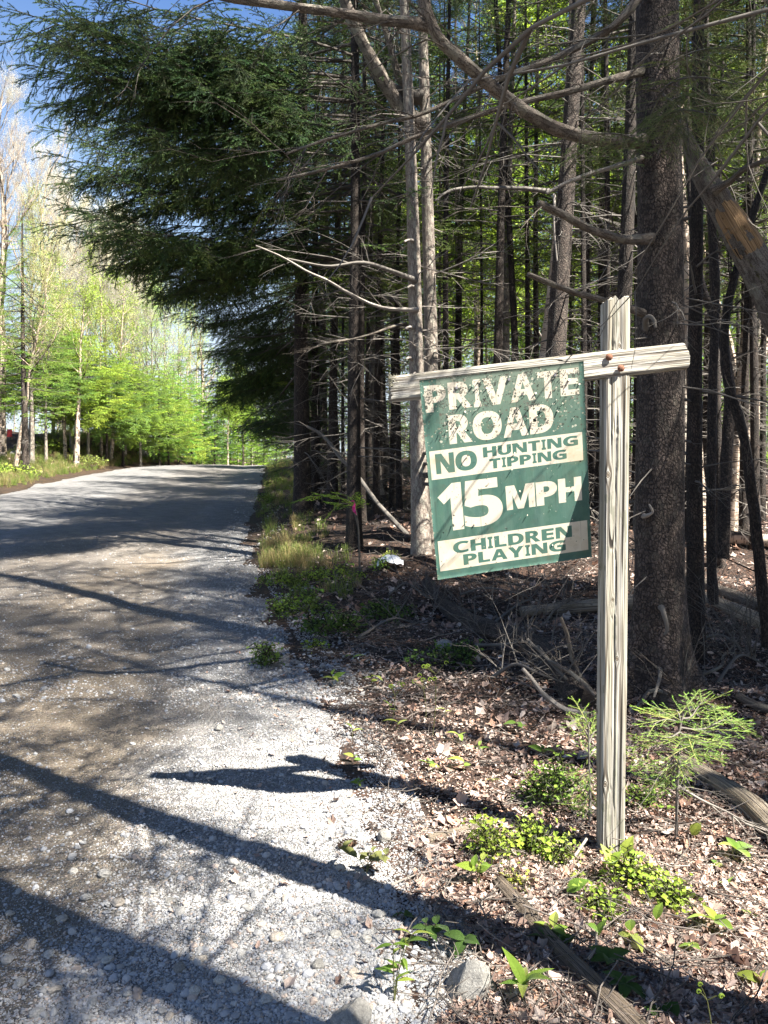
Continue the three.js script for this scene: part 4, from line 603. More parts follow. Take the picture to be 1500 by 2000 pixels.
// white birches among the spruces
broadleaf({ seed: 31, pos: ground(P(1030, 900, 11.5).x, -11.5), h: 13, r: .11, lean: V(1.2, 0, -.4), label: 'white birch with peeling bark leaning against the speckled spruce', branches: 9, base: .55, spread: .2, levels: 2, forks: 4, leafs: .5, leafLevel: 1, leafSize: .9, tint: [.2, .3, .04], wob: 1.3 });
broadleaf({ seed: 32, pos: ground(P(1372, 900, 10.5).x, -10.5), h: 13, r: .1, lean: V(-.9, 0, 0), label: 'white birch trunk seen right of the thickest spruce near the top', branches: 9, base: .6, spread: .2, leafs: .4, tint: [.2, .3, .04] });
broadleaf({ seed: 33, pos: ground(P(1428, 900, 11.5).x, -11.5), h: 14, r: .085, lean: V(.8, 0, 0), label: 'slender white birch behind the broken leaning trunk', branches: 9, base: .6, spread: .2, leafs: .4, tint: [.2, .3, .04] });
broadleaf({ seed: 34, pos: ground(P(928, 900, 22).x, -22), h: 15, r: .13, lean: V(.1, 0, 0), label: 'pale birch far back between the thin trunks', branches: 10, base: .55, spread: .2, leafs: .6, tint: [.22, .34, .04] });
broadleaf({ seed: 35, pos: ground(P(1452, 900, 16).x, -16), h: 12, r: .12, lean: V(1.6, 0, 0), label: 'sunlit birch leaning right at the edge of the wood', branches: 9, base: .5, spread: .2, leafs: .4, tint: [.2, .3, .04] });
broadleaf({ seed: 36, pos: ground(P(1490, 900, 15).x, -15), h: 11, r: .1, lean: V(-2.6, 0, 0), label: 'sunlit birch leaning left across another birch', branches: 8, base: .55, spread: .2, leafs: .4, tint: [.2, .3, .04] });
{ // K: broken trunk leaning in from the right, stripped to orange wood
  const D = 5.3, pos = ground(P(1640, 900, D).x, -D + .6), t = thing('leaning_dead_tree', 'broken leaning trunk, bark stripped to orange wood, splintered upper end', 'dead tree', pos), pts = curve([[1338, 262, D], [1375, 345, D], [1418, 415, D - .05], [1462, 488, D - .1], [1510, 570, D - .2], [1570, 690, D - .35], [1640, 850, D - .5], [1700, 1100, D - .55]].map((q) => P(...q).sub(pos)), 60), g = new Geo(), st = new Geo();
  const R = (k) => interp([[0, .035], [8, .07], [18, .095], [30, .12], [42, .15], [60, .18]], k);
  g.tube(pts, pts.map((_, k) => R(k)), 36, { uTurns: 1, cap0: true, capOut: .1, rough: (a, l, k) => 1 + .12 * fbm(Math.cos(a) * 2, l * 3, Math.sin(a) * 2, 3) - (k > 14 && k < 31 && Math.sin(a * 1 + 5.1) > -.2 ? .13 : 0) });
  part('trunk', g.build(true), MAT.limb, t);
  const sl = curve(pts.slice(14, 30), 60); st.tube(sl, sl.map((_, k) => R(14 + k / 60 * 15) * (.97 - .3 * Math.pow(Math.abs(k - 30) / 30, 4))), 40, { uTurns: 1, cap0: true, capOut: .05, rough: (a, l) => 1 + .09 * fbm(Math.cos(a) * 5, l * 1.2, Math.sin(a) * 5, 3) + .05 * noise(a * 9, l * 1.5, 3) - (noise(a * 2.2, l * 5, 7) > .3 ? .16 : 0) }); part('bare_wood', st.build(true), MAT.orangeWood, t);
  const r = rng(66); for (let k = 0; k < 7; k++) { const s = new Geo(), p0 = pts[0].clone().add(V((r() - .5) * .07, (r() - .5) * .05, (r() - .5) * .07)), p1 = pts[0].clone().add(V((r() - .7) * .16, .08 + .22 * r(), (r() - .5) * .12)); s.tube([p0.clone().lerp(pts[4], .6), p0, p1], [.02, .016, .003], 5, {}); part('splinter', s.build(true), MAT.oldWood, t); }
  pickedBranch(t, pos, [[1395, 372, D - .1], [1425, 355, D - .2], [1452, 332, D - .3], [1500, 312, D - .45], [1560, 296, D - .6]], 16, 7, MAT.limb, { twigs: 5 });
  const m = new Geo(); for (let k = 0; k < 1500; k++) { const q = 30 + r() * 25, c = pts[Math.floor(q)], a = r() * 6.28, n = V(Math.cos(a), .4 + Math.sin(a), Math.cos(a * 1.7)).normalize(), b = c.clone().addScaledVector(n, R(q) * 1.02), w = V(r() - .5, r() - .5, r() - .5).multiplyScalar(.012); m.tri(b.clone().add(w), b.clone().sub(w), b.clone().addScaledVector(n, .02 * r() + .006).add(V(0, -.008, 0))); } part('moss', m.build(), LEAF.moss, t, 'stuff');
}
// slender trees at the right margin
function sapling(label, pts, w0, w1, mat, o = {}) { const p0 = P(...pts[0]), pos = ground(p0.x, p0.z), t = thing(o.name || 'bare_sapling', label, o.cat || 'sapling', pos), list = pts.slice(); pickedBranch(t, pos, list, w0, w1, mat, { name: 'trunk', n: 30, twigs: o.twigs ?? 10, twigLen: o.twigLen ?? .5, twigR: .006, sides: 10 }); return t; }
sapling('crooked dark sapling curving down along the right margin', [[1500, 1262, 5.3], [1487, 1130, 5.3], [1470, 980, 5.3], [1452, 850, 5.35], [1420, 740, 5.4], [1418, 620, 5.5], [1440, 520, 5.6], [1470, 420, 5.7], [1500, 330, 5.8]], 24, 12, MAT.darkBark);
sapling('thin dark stem forking behind the broken trunk', [[1412, 1090, 7.5], [1418, 900, 7.5], [1425, 760, 7.5], [1405, 640, 7.5], [1370, 560, 7.6], [1352, 420, 7.7], [1345, 300, 7.8]], 26, 12, MAT.darkBark);
sapling('straight thin stem right of the slim dark trunk', [[1392, 1180, 6.6], [1388, 1000, 6.6], [1392, 760, 6.6], [1397, 560, 6.6], [1388, 380, 6.6], [1392, 200, 6.7]], 20, 14, MAT.darkBark);
sapling('dead bent pole leaning across the dark hollow left of the sign', [[815, 1065, 11], [770, 1018, 11.2], [733, 977, 11.4], [690, 918, 11.6], [667, 897, 11.7], [630, 850, 11.9], [600, 833, 12]], 10, 6, MAT.greyTwig, { twigs: 6 });
sapling('hanging dead stem on the left side of the thickest spruce', [[1228, 1310, 5.2], [1236, 1240, 5.2], [1243, 1160, 5.2], [1247, 1090, 5.25], [1240, 1020, 5.3], [1246, 960, 5.3], [1250, 920, 5.35]], 10, 7, MAT.greyTwig, { twigs: 2, twigLen: .2 });
// ---------- roadside spruces whose boughs overhang the road ----------
function overhang(o) { // conifer plus picked boughs that reach over the road
  const t = conifer(o), pos = o.pos, r = rng(o.seed + 500), g = new Geo(), mats = [], [sx, sy] = o.shift || [0, 0];
  for (const [x, y, d, up] of o.tips) { const B = P(x + sx, y + sy, d).sub(pos), L = Math.hypot(B.x, B.z), A = V(0, Math.min(o.h - 1, B.y + L * (up ?? .12)), 0), p = limbPath(A, B, -.035, r, 8, .09); g.tube(p, radiiOf(9, .008 + .0035 * L, .003), 5, { cap: false }); dress(p, r, mats, { from: .2, gap: .12, size: (o.tipScale || 1) * .85, tipSize: .8, hang: .25, drop: .4 });
    for (let k = 0; k < 5 + 1.5 * L; k++) { const s = .3 + .6 * r(), i = Math.floor(s * 8), q = p[i], tt = V().subVectors(p[i + 1] || p[i], p[i - 1] || p[0]).normalize(), sd = V().crossVectors(tt, V(0, 1, 0)).multiplyScalar(r() < .5 ? 1 : -1), e = q.clone().addScaledVector(tt, .5 + .4 * r()).addScaledVector(sd, .35 + .5 * r()).add(V(0, -.15 * r(), 0)), p2 = limbPath(q, e, -.05, r, 4); g.tube(p2, radiiOf(5, .009, .003), 4, { cap: false }); dress(p2, r, mats, { from: .1, gap: .12, size: .75 * (o.tipScale || 1), tipSize: .7, hang: .3, drop: .35 }); } }
  part('overhanging_boughs', g.build(), MAT.darkTwig, t, 'stuff'); foliage(t, o.lod, mats, r, o.tint, .9); return t;
}
{ const D0 = G(592, 1003); // the mass of boughs over the road
  overhang({ shift: [20, -22], seed: 41, pos: D0, h: 17, r: pxm(34, -D0.z) / 2, base: 3.0, R: 2.5, branches: 80, up: -.16, label: 'big dark roadside spruce whose foot meets the gravel edge', dead: 30, deadLen: 1.1, deadTo: 6, lod: 'finger', tint: [.85, .98, .85], sides: 18, bias: { angle: Math.PI, amount: .2 }, size: 1.05,
    tips: [[275, 565, 14.5], [300, 600, 15], [440, 800, 19], [475, 840, 19], [500, 860, 18.5], [455, 760, 17.5], [500, 800, 18], [520, 760, 17.5], [540, 840, 17.8], [550, 720, 17.4], [335, 520, 15], [370, 640, 16], [400, 655, 16], [420, 700, 17], [430, 745, 17.5], [470, 770, 18], [360, 585, 16], [440, 690, 18], [480, 720, 17.5], [250, 480, 14.5], [230, 420, 14.5]] });
  const p2 = G(694, 962); const q = ground(P(694, 900, 13.2).x, -13.2);
  overhang({ shift: [-4, -10], seed: 42, pos: q, h: 15, r: pxm(19, 13.2) / 2, base: 3.4, R: 1.9, branches: 64, up: -.14, label: 'mid grey spruce trunk with long boughs over the road', dead: 40, deadLen: 1.2, deadTo: 7, lod: 'finger', tint: [.88, 1.0, .88], bias: { angle: Math.PI, amount: .35 }, size: 1.05, mat: MAT.bark,
    tips: [[125, 408, 10.6, .05], [150, 452, 10.8, .05], [185, 470, 11, .06], [170, 425, 10.7, .05], [110, 312, 10.5], [115, 266, 10.3], [92, 215, 10.2], [150, 340, 10.8], [210, 390, 11.2], [230, 500, 11.4], [300, 540, 12], [140, 240, 10.6], [200, 300, 11], [260, 440, 11.5], [330, 480, 12], [280, 330, 11.3]] });
  const q3 = ground(P(640, 900, 10.4).x + .35, -10.4);
  overhang({ seed: 43, pos: q3, h: 14, r: .1, base: 4.6, R: 1.9, branches: 56, up: -.1, label: 'roadside spruce with boughs filling the top left of the view', dead: 26, deadLen: 1.2, deadTo: 5, lod: 'finger', tint: [.85, 1.0, .95], bias: { angle: Math.PI, amount: .4 }, size: .95,
    tips: [[85, 132, 8.2], [60, 60, 8], [30, 20, 8], [100, 90, 8.3], [140, 150, 8.6], [170, 60, 8.6], [200, 130, 8.8], [120, 20, 8.2], [230, 30, 8.8], [260, 110, 9], [290, 200, 9.2], [330, 60, 9.2], [180, 220, 8.9], [360, 160, 9.4], [150, -40, 8.2], [320, 290, 9.4], [400, 240, 9.6]] });
  // further trees of the same edge
  const edge = [[44, -5.0, 24, 13, 2.0, 'second roadside spruce beyond the big dark one'], [45, -5.3, 29, 12, 2.0, 'third roadside spruce along the right edge of the road'], [46, -5.6, 35, 11, 2.0, 'farthest roadside spruce before the crest on the right'], [47, -1.6, 20.5, 14, 2.1, 'spruce set back behind the big roadside spruce']];
  for (const [seed, dx, d, h, R, label] of edge) { const x = seed === 47 ? dx : interp(ROAD_RIGHT, d) + 1.4; conifer({ seed, pos: ground(x, -d), h, r: .15, base: .4, R, branches: 95, up: -.12, label, dead: 8, lod: 'mid', tint: [.95, 1.05, .8], bias: { angle: Math.PI, amount: .25 }, size: 1.2 }); }
}
// the cluster of trunks between the roadside spruce and the sign
const slim = [[648, 985, 662, 400, 20, 'slim dark trunk right of the big roadside spruce'], [688, 960, 690, 500, 18, 'straight grey trunk standing before the dark hollow'], [722, 955, 716, 500, 14, 'thin dark trunk left of two others near the sign'], [746, 955, 742, 500, 17, 'middle one of the thin dark trunks near the sign'], [772, 962, 768, 500, 22, 'dark trunk closest to the left of the pale twin firs'], [615, 985, 618, 500, 20, 'trunk nearly touching the big roadside spruce']];
slim.forEach(([x, y, x2, y2, w, label], k) => trunkTree({ seed: 60 + k, foot: [x, y], top: [x2, y2], w, label, mat: k % 3 ? MAT.darkBark : MAT.bark, h: 11 + k % 3, base: 2.2 + k % 3, R: 1.4, branches: 60, dead: 34, deadLen: .9, deadFrom: .3, deadTo: 6, up: -.1, tint: [1.9, 2.1, .8], vary: .8 }));

{ // thin understorey spruces whose layered boughs fill the space between the trunks
  const r = rng(5150), kinds = [0, 1, 2].map((k) => conifer({ seed: 520 + k, name: 'understorey_spruce', label: 'thin understorey spruce with layered boughs between the trunks', group: 'understorey spruces between the trunks', pos: V(0, 0, 0), h: 10 + k, r: .055, base: 3.2 + .5 * k, R: 1.7, branches: 60, dead: 26, deadLen: .9, deadFrom: .6, deadTo: 4, lod: 'mid', tint: [1.5, 1.6, .8], vary: .6, size: 1.0, gap: .22, up: -.12 }));
  [[868, 15], [1025, 14], [1145, 12.5], [1195, 15], [1240, 12.5], [1345, 11], [1400, 11.5], [1455, 10.5], [1490, 12.5], [1330, 13], [780, 14.5], [745, 17], [708, 12.5], [655, 15.5], [1110, 19]].forEach(([px, d], k) => { const x = P(px, 900, d).x, t = k < 3 ? kinds[k] : kinds[k % 3].clone(); if (k >= 3) { t.name = numbered('understorey_spruce'); scene.add(t); } t.position.copy(ground(x, -d)); t.rotation.y = r() * 6.28; t.scale.setScalar(.85 + .35 * r()); });
}
// ---------- the wood further in, behind the sign ----------
{ const r = rng(700);
  // slender spruces in the depth: two kinds, copied
  const kinds = [0, 1, 2].map((k) => conifer({ seed: 710 + k, name: 'slender_spruce', label: 'slender spruce in the depth of the wood behind the sign', group: 'slender spruces in the depth of the wood', pos: V(0, 0, 0), h: 12 + k * 1.5, r: .07 + .02 * k, base: 4.4, R: 1.5, branches: 50, dead: 52, deadLen: 1.0, deadFrom: .4, deadTo: 6, lod: 'mid', tint: [1.2, 1.35, .8], mat: [MAT.darkBark, MAT.fir, MAT.bark][k], size: 1.1 }));
  const pole = conifer({ seed: 719, name: 'bare_pole_spruce', label: 'bare pole thin trunk with dry twigs, green only far up', group: 'bare pole thin trunks between the larger ones', pos: ground(P(873, 900, 12.5).x, -12.5), h: 13, r: .065, base: 9, R: 1.0, branches: 20, dead: 46, deadLen: .8, deadFrom: .4, deadTo: 8, mat: MAT.darkBark, tint: [1.2, 1.35, .8] });
  [[940, 14.5], [963, 11.5], [1018, 12.8], [1047, 16], [1140, 10], [1160, 14], [1185, 10.8], [1255, 14.5], [1378, 13], [1408, 9.5], [1447, 12], [1478, 10.2], [712, 15], [735, 13.8], [765, 15.5], [670, 17.5]].forEach(([px, d]) => { const t = pole.clone(), s = .8 + .4 * r(); t.name = numbered('bare_pole_spruce'); scene.add(t); t.position.copy(ground(P(px, 900, d).x, -d)); t.rotation.set((r() - .5) * .06, r() * 6.28, (r() - .5) * .12); t.scale.set(s * (.6 + .6 * r()), s, s * (.6 + .6 * r())); });
  const spots = [[900, 19], [965, 26], [1040, 24], [1105, 22], [1140, 27], [1190, 19], [1260, 17], [1330, 15], [1385, 17], [1440, 13.5], [1470, 19], [780, 20], [760, 26], [830, 29], [1540, 17], [1560, 12], [740, 17], [660, 24]];
  spots.forEach(([px, d], k) => { const x = P(px, 900, d).x, t = k < 3 ? kinds[k] : kinds[k % 3].clone(); if (k >= 3) { t.name = numbered('slender_spruce'); scene.add(t); } t.position.copy(ground(x, -d)); t.rotation.y = r() * 6.28; const s = .85 + .35 * r(); t.scale.set(s, s * (.9 + .2 * r()), s); t.rotation.z = (r() - .5) * .11; t.rotation.x = (r() - .5) * .06; if (d < 17) t.scale.x = t.scale.z = s * (.5 + .7 * r()); });
  // young firs and bright broadleaf growth that close the wood
  const firs = [0, 1].map((k) => conifer({ drop: .3, seed: 730 + k, name: 'young_fir', label: 'young sunlit fir between the trunks of the wood', group: 'young firs between the trunks', pos: V(0, 0, 0), h: 6 + 2 * k, r: .05, base: .7, R: 1.5, branches: 54, lod: 'far', tint: [3.6, 4.0, 1.3], size: 1.0, gap: .22 }));
  [[880, 25], [960, 30], [1000, 24], [1085, 28], [1150, 32], [1230, 26], [1300, 22], [1340, 30], [1400, 26], [1450, 30], [1490, 22], [720, 27], [800, 31], [650, 30], [1560, 26], [930, 36], [1050, 38], [1180, 40], [1270, 36], [1420, 40]].forEach(([px, d], k) => { const x = P(px, 900, d).x, t = k < 2 ? firs[k] : firs[k % 2].clone(); if (k >= 2) { t.name = numbered('young_fir'); scene.add(t); } t.position.copy(ground(x, -d)); t.rotation.y = r() * 6.28; t.scale.setScalar(.7 + .5 * r()); });
  const bl = [0, 1].map((k) => broadleaf({ seed: 740 + k, name: 'leafing_maple', label: 'thin broadleaf tree with fresh light green leaves deep in the wood', group: 'leafing broadleaf trees deep in the wood', pos: V(0, 0, 0), h: 9 + 2 * k, r: .06, mat: MAT.fir, branches: 14, base: .25, spread: .26, levels: 1, forks: 5, leafs: .95, leafLevel: 0, leafSize: 1.7, tint: [.46, .6, .09], cluster: 'leaf', vary: .5 }));
  [[890, 23], [950, 24], [1020, 27], [1075, 21], [1120, 30], [1165, 24], [1215, 31], [1265, 28], [1320, 24], [1375, 22], [1410, 30], [1460, 25], [1500, 28], [860, 33], [780, 25], [740, 32], [690, 28], [990, 40], [1090, 44], [1200, 46], [1330, 40], [1480, 42], [900, 42], [1550, 22]].forEach(([px, d], k) => { const x = P(px, 900, d).x, t = k < 2 ? bl[k] : bl[k % 2].clone(); if (k >= 2) { t.name = numbered('leafing_maple'); scene.add(t); } t.position.copy(ground(x, -d)); t.rotation.y = r() * 6.28; t.scale.setScalar(.8 + .5 * r()); });
}
// ---------- left of the road ----------
const L0 = (px, d) => { const x = P(px, 900, d).x; return ground(x, -d); };
conifer({ seed: 801, pos: L0(50, 27), h: 9, r: pxm(15, 27) / 2, base: 2.1, R: 2.3, branches: 60, lod: 'mid', tint: [2.6, 3.0, 1.2], label: 'dark stemmed fir at the left margin beside the road', name: 'fir_tree', dead: 14, deadLen: 1, deadFrom: 1, deadTo: 4, up: -.02, size: 1.15, mat: MAT.bark });
const leftFirs = [[128, 33, 5.2, 1.3, 2.1, 'fir with a thin light stem at the foot of the left bank'], [172, 34, 5.6, 1.6, 2.3, 'light green fir with a thin stem, second along the left bank'], [208, 35, 5.0, 1.2, 2.2, 'light green fir over the brown bank on the left'], [240, 36, 5.4, 1.3, 2.2, 'yellow green fir on top of the left bank'], [275, 37, 4.8, 1.0, 2.2, 'yellow green fir where the left bank is steepest'], [312, 39, 4.9, .8, 2.1, 'darker fir at the far end of the left bank'], [348, 42, 4.6, .3, 1.9, 'fir with foliage down to the ground near the crest'], [90, 31, 5.6, 2.2, 2.1, 'light green fir behind the dark stemmed fir'], [8, 31, 6, 1.8, 2.4, 'bushy fir at the very edge of the left side'], [150, 44, 6, 1.8, 2.3, 'taller fir behind the second left fir'], [262, 46, 6, 1.5, 2.3, 'taller fir behind the yellow green ones']];
leftFirs.forEach(([px, d, h, b, R, label], k) => conifer({ seed: 810 + k, pos: L0(px, d), h, r: .07, base: b, R, branches: 58, lod: 'far', tint: [[3.4, 3.2, 1.4], [4.0, 3.5, 1.4], [1.9, 2.2, 1.2], [3.7, 3.5, 1.3], [2.5, 2.6, 1.3]][k % 5], label, name: 'fir_tree', up: .02, size: 1.15, gap: .2, drop: .25, mat: [MAT.darkBark, MAT.fir, MAT.bark][k % 3], hang: .1 }));
// pale stems under them
[[148, 32, .17, 'thick pale stem before the second left fir', .4], [128, 32.5, .1, 'thin white stem left of the thick pale one', -.2], [216, 36, .12, 'white stem leaning right on the left bank', .9], [198, 36, .09, 'very thin stem beside the leaning white one', .1]].forEach(([px, d, w, label, lean], k) => broadleaf({ seed: 830 + k, pos: L0(px, d), h: 7 + k, r: w * .8, lean: V(lean, 0, 0), label, branches: 9, base: .45, levels: 1, forks: 4, leafs: .5, leafLevel: 0, tint: [.34, .46, .07], spread: .22 }));
// tall bare birches, white in the sun, and trees with the first leaves
broadleaf({ seed: 851, pos: L0(2, 30), h: 14, r: .19, lean: V(.3, 0, 0), label: 'tallest bare white birch at the left margin', branches: 16, base: .4, rise: 1.1, spread: .3, levels: 3, forks: 5, leafs: .22, leafLevel: 3, leafSize: .4, tint: [.75, .72, .6], cluster: 'fine', lift: .16 });
broadleaf({ seed: 852, pos: L0(60, 34), h: 12.5, r: .13, lean: V(1, 0, 0), label: 'bare birch right of the tallest white birch', branches: 14, base: .45, rise: 1.2, spread: .3, levels: 3, forks: 5, leafs: .16, leafLevel: 3, leafSize: .4, tint: [.8, .78, .66], cluster: 'fine', lift: .16 });
broadleaf({ seed: 853, pos: L0(62, 30), h: 10.2, r: .1, lean: V(.2, 0, 0), label: 'upright aspen with yellow green leaves on the left', name: 'aspen_tree', mat: MAT.fir, branches: 30, base: .25, rise: 1.3, spread: .15, levels: 1, forks: 5, leafs: .5, leafLevel: 0, leafSize: .8, tint: [.62, .64, .22], cluster: 'fine' });
broadleaf({ seed: 854, pos: L0(28, 27), h: 8, r: .09, lean: V(1.5, 0, 0), label: 'white stem leaning right among yellow leaves at the left margin', branches: 14, base: .4, levels: 2, forks: 4, leafs: .3, leafLevel: 1, leafSize: .7, tint: [.66, .66, .3], cluster: 'fine' });
const thinBare = [[125, 40, 12.5], [165, 42, 12], [210, 41, 11.5], [238, 44, 12.5], [262, 43, 11.5], [290, 46, 11]];
thinBare.forEach(([px, d, h], k) => broadleaf({ seed: 860 + k, pos: L0(px, d), h, r: .09, label: ['bare grey tree with a fan of fine twigs, leftmost behind the firs', 'bare tree with fine upright twigs, second from the left behind the firs', 'bare tree with buff twigs, third behind the left firs', 'tallest of the bare grey trees in the middle of the left bank', 'bare tree with a dense fan of twigs above the far bank', 'bare tree nearest to the road gap on the left'][k], branches: 24, base: .25, rise: 1.5, spread: .3, levels: 2, forks: 7, leafs: .4, leafLevel: 1, leafSize: .55, tint: [.82, .8, .6], cluster: 'fine', lift: .2, mat: MAT.fir, twigMat: MAT.paleTwig }));
[[322, 44, 10.5, [.32, .46, .07]], [350, 50, 9.5, [.36, .48, .07]], [300, 40, 9, [.3, .48, .08]], [190, 38, 7.2, [.36, .48, .08]], [105, 36, 6.6, [.36, .46, .08]], [140, 34, 6, [.36, .46, .08]], [245, 38, 7, [.34, .44, .08]]].forEach(([px, d, h, c], k) => broadleaf({ seed: 870 + k, pos: L0(px, d), h, r: .08, label: ['tree with vivid green new leaves left of the road gap', 'vivid green tree beside the gap over the road', 'light green tree behind the darker fir', 'light green tree between bare trees on the left', 'yellow green tree below the tall birches', 'yellow green bushy tree above the left firs', 'light green tree behind the yellow green fir'][k], name: 'aspen_tree', mat: MAT.fir, branches: 22, base: .2, rise: 1, spread: .24, levels: 1, forks: 6, leafs: .4, leafLevel: 0, leafSize: .85, tint: [c[0] * 1.5, c[1] * 1.3, c[2] * 2.2], vary: .5 }));
// beyond the crest
[[395, 52, 9.5, 'white dead birch stem standing over the crest', .22, .05], [372, 54, 11, 'thin bare birch left of the white stem over the crest', .1, .2], [385, 56, 12, 'tall thin bare birch close to the white stem over the crest', .1, .2], [465, 58, 9, 'pale birch pair over the road end, left one', .1, .5], [478, 60, 8.5, 'pale birch pair over the road end, right one', .1, .5], [445, 46, 5, 'thin white stem beside the road end', .07, .7], [475, 47, 4.5, 'second thin white stem beside the road end', .07, .7]].forEach(([px, d, h, label, w, lf], k) => broadleaf({ seed: 880 + k, pos: L0(px, d), h, r: w, label, branches: 10, base: .4, levels: 2, forks: 4, leafs: lf, leafLevel: 1, leafSize: .9, tint: [.36, .5, .08], spread: .2 }));
[[350, 44, 6.5, [2.0, 2.6, 1.0]], [375, 47, 5.5, [2.6, 3.1, 1.0]], [400, 48, 5.4, [2.6, 3.0, 1.0]], [425, 54, 8.5, [3.2, 3.4, 1]], [420, 46, 4.2, [1.6, 2.1, .9]], [450, 56, 6, [3.4, 3.8, 1]], [490, 54, 6, [3.2, 3.6, 1.0]], [515, 50, 5.5, [3.2, 3.6, 1]], [540, 46, 6, [2.6, 3, 1]], [330, 40, 5, [2.2, 3, 1.1]]].forEach(([px, d, h, c], k) => conifer({ seed: 900 + k, pos: L0(px, d), h, r: .06, base: .3, R: h * .3, branches: 58, lod: 'far', tint: c, name: 'fir_tree', label: ['fir just before the crest on the left', 'short light fir before the white stem', 'short fir right below the white stem', 'pointed yellow green fir beyond the crest', 'dark round fir in the middle of the road end', 'bright fir behind the dark round one', 'bright fir at the right part of the road end', 'bright fir where the road vanishes on the right', 'fir half hidden by the roadside spruces at the road end', 'low fir on the shoulder of the left bank'][k], up: -.02, size: 1.15, gap: .24, hang: .1 }));
{ // far-off wood closing every gap
  const r = rng(950), mats = [], tr = new Geo(), cols = [];
  for (let k = 0; k < 2600; k++) { const far = 62 + 60 * r(), a = lerp(-1.05, 1.05, r()), x = Math.sin(a) * far, z = -Math.cos(a) * far, y = H(x, z) + 6.5 * Math.pow(r(), 1.1); if (Math.abs(a) < .55 && false) continue; mats.push(M4(V(x, y, z), eul(r() * 6.28, r() - .5, r() - .5), 2.4 + 2.4 * r())); const g = r(); cols.push(g < .3 ? rgb(.10 + .05 * r(), .16 + .05 * r(), .05) : rgb(.26 + .1 * r(), .36 + .1 * r(), .09)); }
  for (let k = 0; k < 260; k++) { const far = 60 + 50 * r(), a = lerp(-1.0, 1.0, r()), x = Math.sin(a) * far, z = -Math.cos(a) * far, y = H(x, z), h = 6 + 4 * r(); tr.tube([V(x, y - .5, z), V(x + (r() - .5) * .6, y + h * .5, z), V(x + (r() - .5), y + h, z)], [.12, .09, .03], 4, { cap: false }); }
  tag(many('distant_wood', CLUSTER.leaf[0], LEAF.cluster, mats, cols, scene), 'far off wood of light green trees beyond everything', 'wood');
  single('distant_trunks', tr.build(), MAT.fir, 'pale trunks of the far off wood', 'wood', null, 'stuff');
}
// ---------- trees beside and behind the viewer that throw the shade on the road ----------
{ const g1 = G(800, 1790), g2 = G(400, 1950), S = V(SUN.x / SUN.y, 0, SUN.z / SUN.y), back = (p, h, dx = 0, dz = 0) => { const q = p.clone().addScaledVector(S, h); return ground(q.x + dx, q.z + dz); };
  conifer({ seed: 1001, pos: back(g1, 1.75), h: 11, r: .12, base: 3.9, R: 1.7, branches: 70, dead: 24, deadLen: 1, deadFrom: 2.6, deadTo: 5, lod: 'mid', label: 'spruce just out of view on the right that shades the gravel', bias: { angle: Math.PI, amount: .75 } });
  conifer({ seed: 1002, pos: back(g2, 2.4), h: 12, r: .12, base: 3.0, R: 2.0, branches: 76, dead: 24, deadLen: 1, deadFrom: 2.4, deadTo: 5, lod: 'mid', bias: { angle: Math.PI, amount: .6 }, label: 'spruce behind the viewer whose trunk shades the near gravel' });
  // more of the wood on the right, outside the view, between the sun and the scene
  const off = [[-6.4, 5.6, 13, 4.2, 2.0, 'nearest'], [-7.7, 6.6, 14, 4.0, 2.2, 'second'], [-8.9, 8.0, 14, 3.8, 2.2, 'third'], [-9.0, 9.0, 13, 5.0, 1.2, 'fourth'], [-4.7, 5.2, 16, 9.5, 1.6, 'high crowned'], [-7.2, 9.5, 15, 5, 2.2, 'deep standing'], [-8.4, 5.6, 13, 6, 1.5, 'close standing'], [-8.2, 4.6, 12, 5.0, 1.7, 'inner'], [-1.2, 5.5, 13, 6.5, 2.0, 'rearmost']];
  off.forEach(([c, x, h, b, R, w], k) => conifer({ seed: 1010 + k, pos: ground(x, c + .69 * x), h, r: .12, base: b, R, branches: 74, lod: 'mid', label: w + ' spruce of the wood right of the view, shading the forest floor', gap: .17, size: 1.2, dead: 12, deadLen: 1 }));
}
